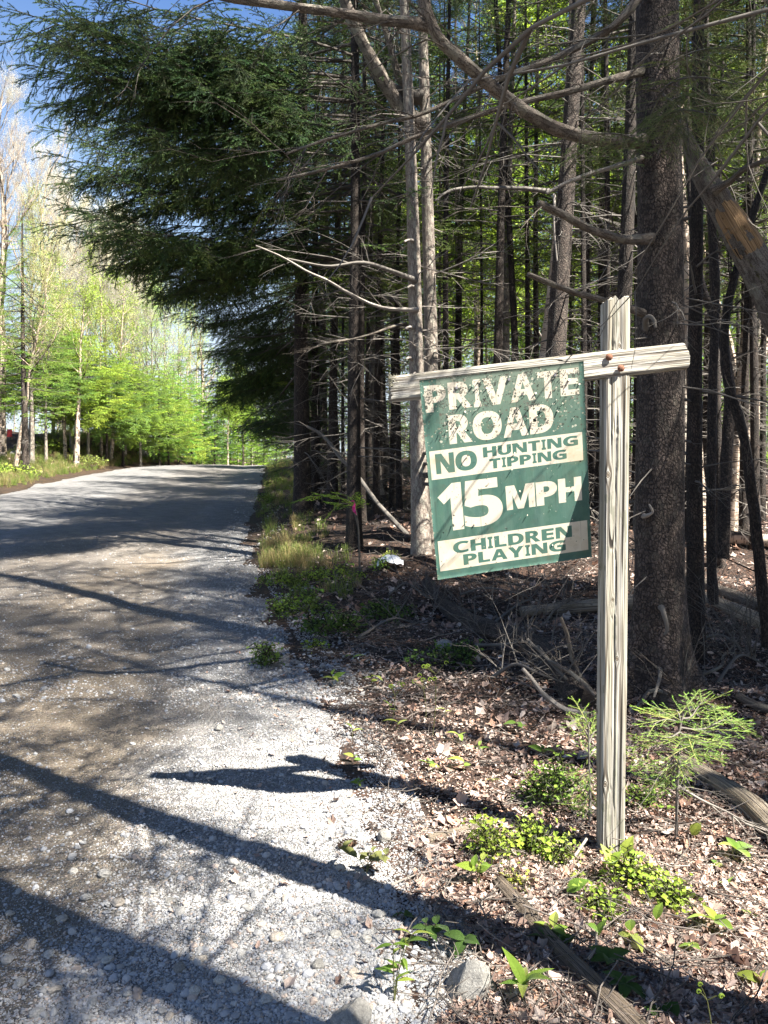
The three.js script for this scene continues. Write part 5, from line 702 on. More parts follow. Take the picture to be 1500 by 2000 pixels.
// ---------- logs, branches and stones on the ground ----------
function lyingLog(name, label, cat, list, w0, w1, mat, o = {}) { // list of [px, py, lift]
  const p0 = G(list[0][0], list[0][1]), t = thing(name, label, cat, p0, o.group), r = rng(Math.round(list[0][0] * 3 + list[0][1]));
  const ctrl = list.map(([x, y, l]) => { const q = G(x, y); q.y += (l ?? .0) + pxm((w0 + w1) / 4, -q.z) * (o.sink ?? .55); return q.sub(p0); }), n = o.n || 40, pts = curve(ctrl, n), d0 = -p0.z, dE = -G(list[list.length - 1][0], list[list.length - 1][1]).z, g = new Geo();
  g.tube(pts, radiiOf(n + 1, pxm(w0, d0) / 2, pxm(w1, dE) / 2), o.sides || 20, { cap0: true, capOut: o.capOut ?? .15, uTurns: o.turns || 1, rough: (a, l) => 1 + (o.rough ?? .16) * fbm(Math.cos(a) * 1.5 + r.length, l * 3, Math.sin(a) * 1.5, 3) * 1.7 + (o.ridge ?? 0) * Math.pow(Math.abs(Math.sin(a * 4 + noise(l * 3, 3) * 2)), 3) });
  part(o.part || 'trunk', g.build(true), mat, t);
  if (o.twigs) { const k = new Geo(); for (let q = 0; q < o.twigs; q++) { const i = 2 + Math.floor(r() * (n - 3)), d = V(r() - .5, .3 + r() * .8, r() - .5).normalize(); deadTwigs(k, pts[i], d, (o.twigLen || .3) * (.5 + r()), r, o.twigR || .006); } part('dead_twigs', k.build(), MAT.greyTwig, t, 'stuff'); }
  if (o.splinters) for (let q = 0; q < o.splinters; q++) { const i = Math.floor(r() * n * .9), a = r() * 3.14, rad = pxm(w0, d0) / 2, k = new Geo(), c = pts[i].clone().add(V(Math.cos(a) * rad * .8, Math.sin(a) * rad * .7, 0)), j = Math.min(n, i + 4 + Math.floor(r() * 8)), e = pts[j].clone().add(V(Math.cos(a) * rad * (.9 + .4 * r()), Math.sin(a) * rad * (.8 + .5 * r()), 0)); k.tube([c, c.clone().lerp(e, .5).add(V(0, .004, 0)), e], [rad * .22, rad * .2, rad * .05], 5, {}); part('splinter', k.build(true), q % 2 ? mat : MAT.oldWood, t); }
  return t;
}
lyingLog('rotten_log', 'splintered rotten log running towards the viewer from left of the post', 'log', [[975, 1735], [1035, 1800], [1090, 1870], [1150, 1930], [1215, 1995], [1290, 2075]], 26, 54, MAT.rotWood, { ridge: .2, rough: .3, splinters: 14, sides: 26, n: 50 });
lyingLog('stick', 'short thick barkless stick lying left of the post', 'stick', [[836, 1646], [880, 1634], [952, 1616]], 20, 17, MAT.oldWood, { rough: .12 });
lyingLog('rotten_log', 'broken rotten log on the right of the fir seedling', 'log', [[1330, 1498], [1395, 1535], [1445, 1570], [1500, 1622], [1560, 1690]], 26, 58, MAT.oldWood, { ridge: .22, rough: .28, splinters: 12, sides: 24 });
lyingLog('fallen_log', 'grey log lying crosswise behind the post below the sign', 'log', [[1018, 1207, .03], [1090, 1203, .04], [1170, 1199, .05], [1260, 1192, .06]], 20, 30, MAT.oldWood, { rough: .12, twigs: 3 });
lyingLog('fallen_log', 'dark mossy log descending to the left below the sign', 'log', [[835, 1150], [872, 1198], [945, 1238], [1020, 1262], [1080, 1310], [1140, 1385]], 24, 62, MAT.bark, { rough: .25, twigs: 4, sides: 24 });
lyingLog('fallen_log', 'grey log right of the thickest spruce, upper of two', 'log', [[1375, 1155, .05], [1430, 1180, .06], [1500, 1205, .06], [1580, 1240, .05]], 20, 26, MAT.limb, { rough: .14, twigs: 3 });
lyingLog('fallen_log', 'log with a lit flank right of the thickest spruce, lower of two', 'log', [[1378, 1185, .06], [1420, 1207, .07], [1490, 1240, .07], [1570, 1285, .05]], 20, 38, MAT.oldWood, { rough: .14, twigs: 3 });
lyingLog('fallen_log', 'white lit log behind the slim dark trunk on the right', 'log', [[1325, 1052, .05], [1400, 1060, .05], [1480, 1068, .05], [1540, 1075, .05]], 24, 24, MAT.birch, { rough: .14 });
lyingLog('fallen_log', 'weathered log at the right margin among dark litter', 'log', [[1440, 1370, .02], [1480, 1390, .02], [1560, 1412, .02]], 16, 20, MAT.limb, { rough: .2 });
function deadBranch(label, list, w0, w1, mat, o = {}) { const q = list[0], p0 = P(...q), pos = ground(p0.x, p0.z), t = thing('dead_branch', label, 'branch', pos); pickedBranch(t, pos, list, w0, w1, mat, { name: 'limb', sides: 8, ...o }); return t; }
const gd = (px, py) => -G(px, py).z;
deadBranch('pale broken branch curving up left of the post', [[1150, 1397, gd(1150, 1400)], [1102, 1385, gd(1102, 1392)], [1062, 1355, gd(1062, 1395)], [1040, 1328, gd(1040, 1395)], [1021, 1306, gd(1021, 1395)]], 13, 7, MAT.paleTwig, { twigs: 3, twigLen: .12 });
deadBranch('thin grey branch leaning behind the pale curved one', [[1150, 1370, 4.9], [1110, 1330, 5], [1070, 1288, 5.1], [1030, 1248, 5.2]], 9, 5, MAT.greyTwig, { twigs: 5, twigLen: .2 });
deadBranch('upright dead branch close to the left edge of the post', [[1148, 1392, 5.0], [1136, 1335, 5], [1118, 1285, 5], [1108, 1240, 5], [1095, 1206, 5]], 11, 7, MAT.limb, { twigs: 4, twigLen: .25 });
deadBranch('long dead branch behind the post with many twigs', [[1165, 1360, 4.7], [1120, 1318, 4.9], [1075, 1290, 5.1], [1050, 1262, 5.3]], 12, 6, MAT.limb, { twigs: 8, twigLen: .3 });
deadBranch('thin stick lying across the gravel edge', [[492, 1293, gd(492, 1297)], [560, 1303, gd(560, 1305)], [640, 1308, gd(640, 1308)], [730, 1302, gd(730, 1302)], [830, 1281, gd(830, 1285)]], 6, 3, MAT.greyTwig, { twigs: 5, twigLen: .2 });
deadBranch('thin pale stick left of the rotten log', [[742, 1738, gd(742, 1740)], [805, 1712, gd(805, 1715)], [870, 1690, gd(870, 1695)], [962, 1640, gd(962, 1660)]], 7, 4, MAT.paleTwig, { twigs: 2, twigLen: .15 });
deadBranch('pale twig leaning at the left foot of the post', [[1080, 1712, gd(1080, 1715)], [1112, 1685, gd(1112, 1695)], [1146, 1638, gd(1146, 1680)]], 8, 5, MAT.paleTwig, {});
deadBranch('bleached twig among leaves in the right foreground', [[1205, 1818, gd(1205, 1822)], [1240, 1868, gd(1240, 1870)], [1272, 1922, gd(1272, 1925)]], 6, 3, MAT.paleTwig, { twigs: 4, twigLen: .12 });
deadBranch('forked bare twig below the fir seedling', [[1325, 1535, 3.25], [1370, 1562, 3.2], [1428, 1590, 3.15], [1466, 1615, 3.1]], 5, 3, MAT.paleTwig, { twigs: 6, twigLen: .2 });
deadBranch('brown dead fir twig right of the bare fork', [[1180, 1720, 2.95], [1250, 1712, 2.9], [1318, 1716, 2.85]], 7, 5, MAT.limb, { twigs: 2, twigLen: .12 });
deadBranch('dead branches heaped at the foot of the pale twin firs', [[700, 1170, 9.2], [745, 1140, 9.6], [800, 1100, 10.2], [830, 1070, 10.6]], 9, 4, MAT.greyTwig, { twigs: 12, twigLen: .5 });
deadBranch('thin branches crossing before the white scrap', [[640, 1160, 9], [690, 1130, 9.4], [742, 1102, 9.8], [800, 1088, 10.2]], 7, 4, MAT.greyTwig, { twigs: 8, twigLen: .5 });
{ // brush tangled under the sign and among the trunks
  const where = ['crossing the dark log below the sign, lowest', 'on the dark log below the sign, upper end', 'left of the post above the pale curved branch', 'beside the left end of the grey crosswise log', 'over the right half of the grey crosswise log', 'in the shade just below the sign board', 'below the left corner of the sign board', 'right of the thickest spruce near its foot', 'by the foot of the slim dark trunk', 'at the right margin above the weathered log', 'over the litter between the post and the thickest spruce', 'between the verge shrubs and the dark log'];
  [[930, 1265, 1090, 1300], [850, 1190, 960, 1215], [960, 1330, 1120, 1365], [960, 1225, 1060, 1190], [1060, 1225, 1150, 1180], [900, 1165, 1040, 1180], [760, 1165, 870, 1190], [1350, 1330, 1470, 1290], [1380, 1250, 1490, 1330], [1400, 1340, 1500, 1320], [1240, 1395, 1330, 1380], [700, 1250, 850, 1225]].forEach(([x0, y0, x1, y1], k) => { const a = G(x0, y0), b = G(x1, y1), t = thing('dead_branch', 'thin dead branch with broken twigs ' + where[k], 'branch', a), r = rng(6000 + k), g = new Geo(), pts = curve([V(0, .02, 0), b.clone().sub(a).multiplyScalar(.35).add(V((r() - .5) * .12, .06 + .12 * r(), (r() - .5) * .2)), b.clone().sub(a).multiplyScalar(.7).add(V((r() - .5) * .12, .05 + .1 * r(), (r() - .5) * .2)), b.clone().sub(a).add(V(0, .03 + .1 * r(), 0))], 14); g.tube(pts, radiiOf(15, .012 + .006 * r(), .004), 6, { cap0: true, rough: (q, l) => 1 + .3 * noise(q, l * 20, k) }); for (let q = 0; q < 9; q++) { const i = 2 + Math.floor(r() * 12); deadTwigs(g, pts[i], V(r() - .5, .25 + .5 * r(), r() - .5).normalize(), .2 + .4 * r(), r, .005); } part('limb', g.build(true), [MAT.greyTwig, MAT.limb, MAT.greyTwig][k % 3], t); });
}
function rock(label, px, py, wpx, hpx, seed, flat, o = {}) { const p = G(px, py), d = -p.z, g = rockGeo(seed, 4, 1, .2), m = single('rock', g, MAT.stone, label, 'rock', o.group); m.position.copy(p).add(V(0, pxm(hpx, d) * .28, 0)); m.scale.set(pxm(wpx, d) / 2 * 1.12, pxm(hpx, d) / 2 * 1.2, pxm(wpx, d) / 2); m.rotation.y = seed * 1.7; return m; }
function pyramidRock() { const p = G(925, 1945), d = -p.z, g = new THREE.IcosahedronGeometry(1, 5), q = g.attributes.position, nn = [[-.25, .62, .8, .42], [.75, .5, .5, .5], [-.85, .5, .1, .5], [.1, .75, -.7, .5], [.15, -1, 0, .35], [.9, .2, -.3, .62], [-.5, .1, .85, .6]].map(([a, b, c, e]) => [V(a, b, c).normalize(), e]); for (let k = 0; k < q.count; k++) { const v = V().fromBufferAttribute(q, k).normalize(); let m = 1.15; for (const [n, e] of nn) { const t = v.dot(n); if (t > 0) m = Math.min(m, e / t); } v.multiplyScalar(m * (1 + .07 * fbm(v.x * 3, v.y * 3, v.z * 3, 4))); q.setXYZ(k, v.x, v.y, v.z); } g.computeVertexNormals(); const s = single('rock', g, MAT.stone, 'pointed grey rock at the edge of the dead leaves', 'rock'); s.position.copy(p).add(V(0, pxm(22, d), 0)); s.scale.set(pxm(64, d), pxm(76, d), pxm(56, d)); }
pyramidRock();
rock('rounded pale rock at the bottom edge in the gravel', 688, 2012, 88, 66, 21);
rock('small white stone at the edge of gravel and leaves', 750, 1640, 26, 24, 22);
rock('flat pale stone alone in the gravel', 428, 1426, 17, 13, 23);
rock('pale stone in the gravel beside the leaf edge', 620, 1890, 26, 20, 24);
rock('round stone in the shaded gravel near the bottom', 350, 1896, 24, 18, 25);
rock('small pale stone low on the left side of the gravel', 335, 1765, 24, 16, 26);
rock('mossy boulder under the trees left of the dark mossy log', 868, 1272, 40, 26, 27);
rock('pale boulder on the left bank', 24 + 10, 892, 26, 14, 28);
rock('grey stone on the earth of the left bank', 278, 893, 22, 16, 29);
{ // pebbles one can pick out in the foreground gravel
  const r = rng(321), spots = [[142, 1706], [168, 1760], [60, 1850], [95, 1870], [140, 1880], [165, 1915], [40, 1925], [180, 1965], [110, 1940], [210, 1880], [260, 1830], [230, 1770], [300, 1745], [352, 1786], [395, 1875], [428, 1920], [470, 1870], [540, 1840], [520, 1960], [600, 1960], [330, 1990], [250, 1950], [70, 1985], [120, 1800], [205, 1712], [480, 1780], [560, 1760], [655, 1830], [610, 1800], [665, 1700], [585, 1690], [455, 1690], [20, 1790], [285, 1880], [15, 1880], [690, 1905], [715, 1840], [740, 1790], [440, 1980], [380, 1945]];
  const geos = [41, 42, 43, 44, 45].map((s) => rockGeo(s, 3, .62, .25)), mats = [MAT.smallStone, std({ map: MAT.smallStone.map, color: rgb(.66, .66, .66) }), std({ map: MAT.smallStone.map, color: rgb(.85, .77, .68) })];
  spots.forEach(([x, y], k) => { const p = G(x, y), m = single('pebble', geos[k % 5], mats[k % 3], 'grey pebble lying loose in the foreground gravel', 'pebble', 'pebbles in the foreground gravel'), s = pxm(6 + 8 * r(), -p.z); m.position.copy(onRoad(p.x, p.z)).add(V(0, s * .3, 0)); m.scale.set(s * (.9 + .5 * r()), s * (.8 + .3 * r()), s); m.rotation.set((r() - .5) * .3, r() * 6.28, (r() - .5) * .3); });
}
{ // cone, plastic scrap, tape, stump, red thing on the left, wires
  const p = G(680, 1660), t = thing('pine_cone', 'brown spruce cone lying at the edge of the gravel', 'cone', p), r = rng(5), s = .024, core = new THREE.SphereGeometry(s * .55, 12, 10); core.scale(1.7, 1, 1); part('core', core, MAT.cone, t).position.y = s; const sc = new Geo(); for (let k = 0; k < 110; k++) { const u = k / 110, a = k * 2.4, R = s * (.25 + .8 * Math.sin(Math.PI * Math.min(1, u * 1.05 + .02))), c = V((u - .5) * s * 3.4, s + Math.sin(a) * R * .7, Math.cos(a) * R * .7), o = V(-.5, Math.sin(a), Math.cos(a)).normalize(), e = V().crossVectors(o, V(1, 0, 0)).normalize(); sc.tri(c.clone().addScaledVector(e, s * .28), c.clone().addScaledVector(e, -s * .28), c.clone().addScaledVector(o, s * .55), [1, 1, 1]); } part('scales', sc.build(), std({ color: rgb(.2, .125, .075), side: THREE.DoubleSide }), t, 'stuff'); t.rotation.y = .5;
  const q = G(762, 1112), g = new THREE.PlaneGeometry(1, 1, 22, 14); g.rotateX(-Math.PI / 2); const a = g.attributes.position; for (let k = 0; k < a.count; k++) { const x = a.getX(k), z = a.getZ(k), m = Math.hypot(x, z); a.setXYZ(k, x * (1 + .2 * noise(z * 4, 2)), .3 * (1 - m * m * 2.6) + .12 * noise(x * 6, z * 6, 3), z * .8); } g.computeVertexNormals(); const w = single('plastic_scrap', g, MAT.plastic, 'crumpled white plastic scrap under the pale twin firs', 'litter'); w.position.copy(q).add(V(0, .07, 0)); w.scale.setScalar(pxm(52, -q.z));
  { const d = 9.4, pp = P(688, 965, d), gp = ground(pp.x, pp.z), fb = thing('fir_sapling', 'low fir twig with light tips left of the hanging pink tape', 'sapling', gp), mt = [], rr = rng(8), lg = new Geo(); for (const l of [[[700, 1030, d], [690, 985, d], [640, 968, d - .1], [585, 974, d - .2]], [[700, 1030, d], [688, 990, d], [660, 985, d - .2], [650, 1000, d - .25]], [[700, 1030, d], [690, 995, d], [685, 975, d - .1], [670, 965, d - .15]]]) { const pc = curve(l.map((x) => P(...x).sub(gp)), 10); lg.tube(pc, radiiOf(11, .01, .003), 5, {}); dress(pc, rr, mt, { from: .4, gap: .09, size: .5, tipSize: .45, hang: .1 }); } lg.tube([V(0, 0, 0).copy(P(700, 1030, d).sub(gp)), V(.02, -.05, 0).add(V(P(700, 1030, d).x - gp.x, 0, 0))], [.012, .014], 5, {}); part('stem', lg.build(), MAT.darkTwig, fb, 'stuff'); foliage(fb, 'mid', mt, rr, [3.2, 3.6, 1.1]);
    const g2 = [], c = [[686, 980], [690, 977], [693, 982], [691, 990], [692, 999], [697, 1006]].map(([x, y]) => P(x, y, d - .35)), gg = new Geo(), W = .02; for (let k = 1; k < c.length; k++) { const s0 = V(W * Math.cos(k * .9 - .9), 0, W * Math.sin(k * .9 - .9)), s1 = V(W * Math.cos(k * .9), 0, W * Math.sin(k * .9)); gg.tri(c[k - 1].clone().add(s0), c[k - 1].clone().sub(s0), c[k].clone().add(s1)); gg.tri(c[k - 1].clone().sub(s0), c[k].clone().sub(s1), c[k].clone().add(s1)); } single('marker_tape', gg.build(), MAT.pink, 'bright pink marker tape hanging from the low fir twig', 'tape'); }
  { const p2 = G(1437, 1040), d = -p2.z, st = thing('broken_stump', 'jagged orange brown stump in the sun at the right margin', 'stump', p2), gs = new Geo(), h = pxm(62, d), rb = pxm(22, d); gs.tube(Array.from({ length: 12 }, (_, k) => V(h * .12 * k / 11, h * k / 11 - .05, 0)), Array.from({ length: 12 }, (_, k) => rb * (1.15 - .55 * k / 11)), 22, { uTurns: 1, rough: (a, l) => 1 + .2 * Math.sin(a * 3) * l + .1 * noise(Math.cos(a) * 4, l * 2, Math.sin(a) * 4) }); part('wood', gs.build(true), MAT.orangeWood, st); const r3 = rng(3); for (let k = 0; k < 6; k++) { const s = new Geo(), a2 = k * 1.05; s.tube([V(Math.cos(a2) * rb * .4 + h * .1, h * .8, Math.sin(a2) * rb * .4), V(Math.cos(a2) * rb * .45 + h * .12, h * (1.1 + .2 * r3()), Math.sin(a2) * rb * .4)], [rb * .2, .006], 5, {}); part('splinter', s.build(), MAT.orangeWood, st); } }
  { const p3 = L0(21, 34), y = P(21, 846, 34), m = thing('red_panel', 'small red marker board on a post among trees at the left', 'marker', p3); const h = y.y - p3.y; part('post', new THREE.CylinderGeometry(.04, .045, Math.max(.4, h), 8).translate(0, Math.max(.4, h) / 2, 0), MAT.greyTwig, m); const bd = new THREE.ExtrudeGeometry(new THREE.Shape([new THREE.Vector2(-.1, -.16), new THREE.Vector2(.1, -.16), new THREE.Vector2(.1, .16), new THREE.Vector2(-.1, .16)]), { depth: .03, bevelSize: .008, bevelThickness: .008, bevelSegments: 2 }); part('board', bd, MAT.red, m).position.set(0, h, .045); }
  for (const [k, pts] of [[[-60, 500, 20], [0, 533, 21], [60, 580, 25], [130, 640, 31], [200, 690, 40], [260, 735, 52]], [[-60, 545, 20], [0, 568, 21], [60, 605, 25], [120, 640, 31], [200, 705, 40], [258, 745, 52]]].entries()) { const gw = new Geo(), c = curve(pts.map((q) => P(...q)), 40); gw.tube(c, c.map(() => .014), 5, {}); single('overhead_wire', gw.build(), MAT.wire, ['upper of two dark wires crossing above the left firs', 'lower of two dark wires crossing above the left firs'][k], 'wire'); }
}
// ---------- seedlings and leafy plants ----------
function firSeedling(label, foot, tops, o = {}) {
  const p0 = G(...foot), d = -p0.z, t = thing('fir_seedling', label, 'seedling', p0), r = rng(foot[0]), g = new Geo(), mats = []; const stem = curve([V(0, -.02, 0), ...tops.map(([x, y, z]) => P(x, y, d + (z || 0)).sub(p0))], 16); g.tube(stem, radiiOf(17, .0075, .0025), 8, {});
  for (const l of o.boughs) { const [i, ...rest] = l, A = stem[i], pc = curve([A, ...rest.map(([x, y, z]) => P(x, y, d + z).sub(p0))], 8); g.tube(pc, radiiOf(9, .0042, .0018), 5, {}); dress(pc, r, mats, { from: .12, gap: .024, size: o.size || .55, tipSize: .6, hang: .04 }); }
  for (let k = 0; k < (o.bare || 0); k++) deadTwigs(g, stem[2 + Math.floor(r() * 9)], V(r() - .5, .1 * (r() - .5), r() - .5).normalize(), .12 + .15 * r(), r, .0022);
  part('stem', g.build(), MAT.greyTwig, t); foliage(t, 'fir', mats, r, o.tint || [2.4, 3.0, 1.35], .35); return t;
}
firSeedling('fir seedling with flat light green boughs right of the post', [1321, 1645], [[1322, 1560, 0], [1326, 1480, 0], [1327, 1430, 0], [1335, 1395, .02]], { bare: 9, boughs: [[15, [1350, 1400, .06], [1372, 1372, .1], [1400, 1385, .12]], [14, [1300, 1405, -.03], [1275, 1415, -.05]], [13, [1370, 1425, .05], [1420, 1405, .12], [1462, 1430, .2]], [12, [1360, 1450, -.06], [1390, 1450, -.1]], [12, [1310, 1440, -.08], [1296, 1440, -.12]], [11, [1290, 1450, .08], [1262, 1445, .12]], [9, [1290, 1500, -.02], [1262, 1490, 0], [1238, 1482, .02]], [10, [1345, 1470, -.08], [1370, 1478, -.12]], [8, [1305, 1520, .05], [1288, 1525, .08]], [9, [1300, 1540, .1], [1255, 1515, .12]], [14, [1322, 1388, .05], [1310, 1390, .08]]] });
firSeedling('fir seedling partly hidden behind the left edge of the post', [1152, 1615], [[1152, 1540, 0], [1150, 1470, 0], [1150, 1410, 0]], { bare: 4, size: .5, boughs: [[15, [1140, 1402, 0], [1128, 1405, 0]], [13, [1142, 1425, .02], [1132, 1430, .03]], [12, [1160, 1430, .04], [1175, 1425, .05]], [8, [1140, 1510, -.02], [1136, 1520, -.04]], [7, [1145, 1540, .02], [1135, 1555, .04]], [10, [1160, 1470, .03], [1172, 1480, .05]], [5, [1140, 1570, 0], [1130, 1575, -.05]]] });
const leafShape = (len, wid, fold, bend, seed, n = 6) => { const g = new Geo(), r = rng(seed), prof = (s) => Math.pow(Math.sin(Math.PI * Math.pow(s, .8)), .9) * wid / 2 + (s < .02 ? 0 : 0), mid = (s) => V(s * len, -bend * s * s * len + .1 * len * s, 0), L = [], Rr = []; for (let k = 0; k <= n; k++) { const s = k / n, m = mid(s), w = prof(s) * (1 + .06 * (r() - .5)); L.push(m.clone().add(V(0, fold * w, w))); Rr.push(m.clone().add(V(0, fold * w, -w))); } for (let k = 0; k < n; k++) { const a = mid(k / n), b = mid((k + 1) / n); g.tri(a, L[k + 1], b); if (k) g.tri(a, L[k], L[k + 1]); g.tri(a, b, Rr[k + 1]); if (k) g.tri(a, Rr[k + 1], Rr[k]); } return g.build(); };
const LEAFGEO = { ovate: [1, 2, 3].map((s) => leafShape(1, .56, .25, .25 + .1 * s, s)), heart: [4, 5].map((s) => leafShape(1, .72, .2, .2, s)), lance: [6, 7].map((s) => leafShape(1, .26, .3, .45, s)), spoon: [8, 9].map((s) => leafShape(1, .36, .3, .7, s)) };
// plant: stems with leaves; each leaf is a part. o.leaf = [shape, leaf length px, material]
let plantN = 0;
function plant(name, label, px, py, hpx, o) {
  const p = G(px, py), d = -p.z, k0 = ++plantN, r = rng(2000 + k0), t = thing(name, label, 'plant', p, o.group), h = pxm(hpx, d), g = new Geo(), ls = LEAFGEO[o.shape || 'ovate'], top = [];
  for (let s = 0; s < (o.stems || 1); s++) { const a = r() * 6.28, sp = (o.spread ?? .25) * h * (s ? 1 : .4), pts = curve([V(0, -.01, 0), V(Math.cos(a) * sp * .3, h * .5, Math.sin(a) * sp * .3), V(Math.cos(a) * sp, h * (.75 + .3 * r()), Math.sin(a) * sp)], 6); g.tube(pts, radiiOf(7, o.thick || .002, .001), 4, {}); top.push(pts); }
  part('stem', g.build(), o.stemMat || LEAF.olive, t);
  let n = 0; for (const pts of top) { const m = o.leaves || 3; for (let k = 0; k < m; k++) { const f = o.whorl ? 6 : Math.min(6, 6 - Math.floor((m - 1 - k) / Math.max(1, m) * 5 * (o.down ?? 1))), c = pts[f], a = o.whorl ? k / m * 6.28 + r() * .5 : k * 2.4 + r() * .8 + (o.turn || 0), L = pxm(o.len, d) * (.55 + .6 * r()); const lm = o.mat || LEAF.fresh, lf = part('leaf', ls[n++ % ls.length], lm === LEAF.fresh ? [LEAF.fresh, LEAF.fresh2, LEAF.fresh3][Math.floor(r() * 3)] : lm === LEAF.lime ? [LEAF.lime, LEAF.lime2, LEAF.fresh][Math.floor(r() * 3)] : lm, t); lf.position.copy(c); lf.quaternion.copy(eul(a, (r() - .5) * .8, (o.tilt ?? .35) + (r() - .5) * .8)); lf.scale.setScalar(L); } }
  return t;
}
function shrub(label, px, py, wpx, hpx, tintc, o = {}) { // many tiny leaves
  const p = G(px, py), d = -p.z, r = rng(3000 + px + py), t = thing(o.name || 'low_shrub', label, 'shrub', p, o.group), w = pxm(wpx, d) / 2 * (o.kind === 'low' ? 1 : .9), h = pxm(hpx, d) * (o.kind === 'low' ? .7 : .72), g = new Geo(), mats = [], n = Math.round((o.n || 16) * (o.kind === 'low' ? .45 : .6)), sc = (o.size || 1) * (o.kind === 'low' ? 1 : .85);
  for (let k = 0; k < n; k++) { const a = r() * 6.28, q = Math.pow(r(), .6) * w * (.8 + .4 * r()), e = V(Math.cos(a) * q, h * (.25 + .85 * r()) * (1 - .35 * q / w), Math.sin(a) * q); g.tube(curve([V(e.x * .25, -.01, e.z * .25), V(e.x * .7, e.y * .5, e.z * .7), e], 4), radiiOf(5, .0022, .001), 3, { cap: false }); for (let s = 0; s < (o.per || 2); s++) mats.push(M4(e.clone().add(V((r() - .5) * w * .3, -h * .12 * s, (r() - .5) * w * .3)), eul(r() * 6.28, (r() - .5), (r() - .5)), sc * (.7 + .6 * r()))); }
  part('stems', g.build(), MAT.darkTwig, t, 'stuff'); leaves(t, o.kind || 'blue', mats, r, tintc, .4); return t;
}
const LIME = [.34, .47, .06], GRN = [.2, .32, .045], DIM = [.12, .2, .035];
shrub('lime green low shrub between the short stick and the post', 950, 1680, 80, 90, LIME, { n: 20 });
shrub('lime green low shrub halfway from the stick to the post', 1040, 1665, 70, 85, LIME, { n: 18 });
shrub('lime green low shrub hugging the left side of the post foot', 1085, 1690, 45, 70, LIME, { n: 10 });
shrub('lime green low shrub in front of the post foot', 1230, 1730, 90, 60, LIME, { n: 22 });
shrub('lime green low shrub right of the one before the post', 1305, 1775, 70, 65, LIME, { n: 18 });
shrub('lime green low shrub in the middle of the right foreground', 1180, 1790, 90, 50, LIME, { n: 16 });
shrub('green shrub at the left side of the post, half way up the slope', 1090, 1575, 110, 110, GRN, { n: 30, kind: 'blue', size: 1.2 });
shrub('green shrub right of the post below the fir seedling', 1258, 1570, 50, 55, GRN, { n: 12 });
shrub('yellow green tuft on the rotten log', 1005, 1735, 36, 36, [.36, .4, .05], { n: 10, size: .7 });
plant('woodland_sapling', 'small sapling with brownish green leaves on the gravel edge', 715, 1705, 55, { stems: 5, spread: .8, leaves: 4, len: 30, mat: LEAF.olive, tilt: .5, thick: .0018 });
plant('leafy_plant', 'tall narrow leaved plant at the lower gravel edge', 770, 1955, 120, { stems: 3, spread: .35, leaves: 6, len: 46, shape: 'lance', mat: LEAF.fresh, tilt: .45 });
plant('leafy_plant', 'plant with spoon shaped leaves right of the pointed rock', 1025, 1965, 40, { stems: 1, leaves: 6, len: 75, shape: 'spoon', mat: LEAF.fresh, tilt: .9, whorl: true });
plant('leafy_plant', 'broad dark leaf over the gravel edge in the shade', 790, 1800, 18, { leaves: 2, len: 46, mat: LEAF.deep, tilt: .1 });
plant('leafy_plant', 'shaded sprig between gravel and pointed rock', 838, 1850, 60, { stems: 2, leaves: 4, len: 42, mat: LEAF.deep, tilt: .3 });
plant('leafy_plant', 'shaded whorl of leaves above the pointed rock', 905, 1862, 30, { leaves: 5, len: 42, whorl: true, mat: LEAF.deep, tilt: .2 });
plant('leafy_plant', 'lime leaves standing on the upper end of the rotten log', 935, 1735, 65, { stems: 2, leaves: 4, len: 36, mat: LEAF.lime, tilt: .6 });
plant('leafy_plant', 'pale broad leaves at the foot of the post', 1192, 1725, 40, { leaves: 3, len: 54, shape: 'heart', mat: LEAF.lime, tilt: .7, whorl: true });
plant('leafy_plant', 'upright leaf touching the right corner of the post foot', 1216, 1710, 48, { leaves: 1, len: 44, mat: LEAF.fresh, tilt: 1.4 });
plant('leafy_plant', 'three lime leaves beside the rotten log, middle part', 1078, 1840, 40, { leaves: 4, len: 40, mat: LEAF.lime, tilt: .6 });
plant('leafy_plant', 'dark leaved plant growing over the rotten log', 1085, 1858, 30, { stems: 2, leaves: 4, len: 50, mat: LEAF.deep, tilt: .3, spread: .8 });
plant('leafy_plant', 'dark whorled plant low in front of the rotten log', 1190, 1905, 40, { leaves: 6, len: 46, whorl: true, mat: LEAF.deep, tilt: .35 });
plant('leafy_plant', 'dark whorled plant lowest beside the rotten log', 1225, 1950, 40, { leaves: 6, len: 48, whorl: true, mat: LEAF.deep, tilt: .35 });
plant('leafy_plant', 'four leaved plant by the rotten log on the right margin', 1440, 1685, 26, { leaves: 4, len: 46, whorl: true, mat: LEAF.fresh, tilt: .4 });
plant('leafy_plant', 'single leaf on a stalk at the foot of the fir seedling', 1349, 1650, 22, { leaves: 1, len: 42, shape: 'heart', mat: LEAF.fresh, tilt: 1.0 });
plant('leafy_plant', 'rosette of bright leaves in the right foreground', 1392, 1825, 36, { leaves: 4, len: 48, whorl: true, mat: LEAF.lime, tilt: .5 });
plant('leafy_plant', 'large leaf cut by the right margin', 1490, 1935, 20, { leaves: 2, len: 60, mat: LEAF.fresh, tilt: .2 });
plant('leafy_plant', 'single upright leaf left of the lime shrubs', 1108, 1760, 26, { leaves: 1, len: 44, mat: LEAF.fresh, tilt: 1.1 });
plant('leafy_plant', 'leaf cluster in the centre of the right foreground', 1235, 1850, 30, { leaves: 4, len: 40, mat: LEAF.lime, tilt: .4 });
plant('leafy_plant', 'small whorl right of the centre of the right foreground', 1350, 1868, 22, { leaves: 5, len: 24, whorl: true, mat: LEAF.fresh, tilt: .4 });
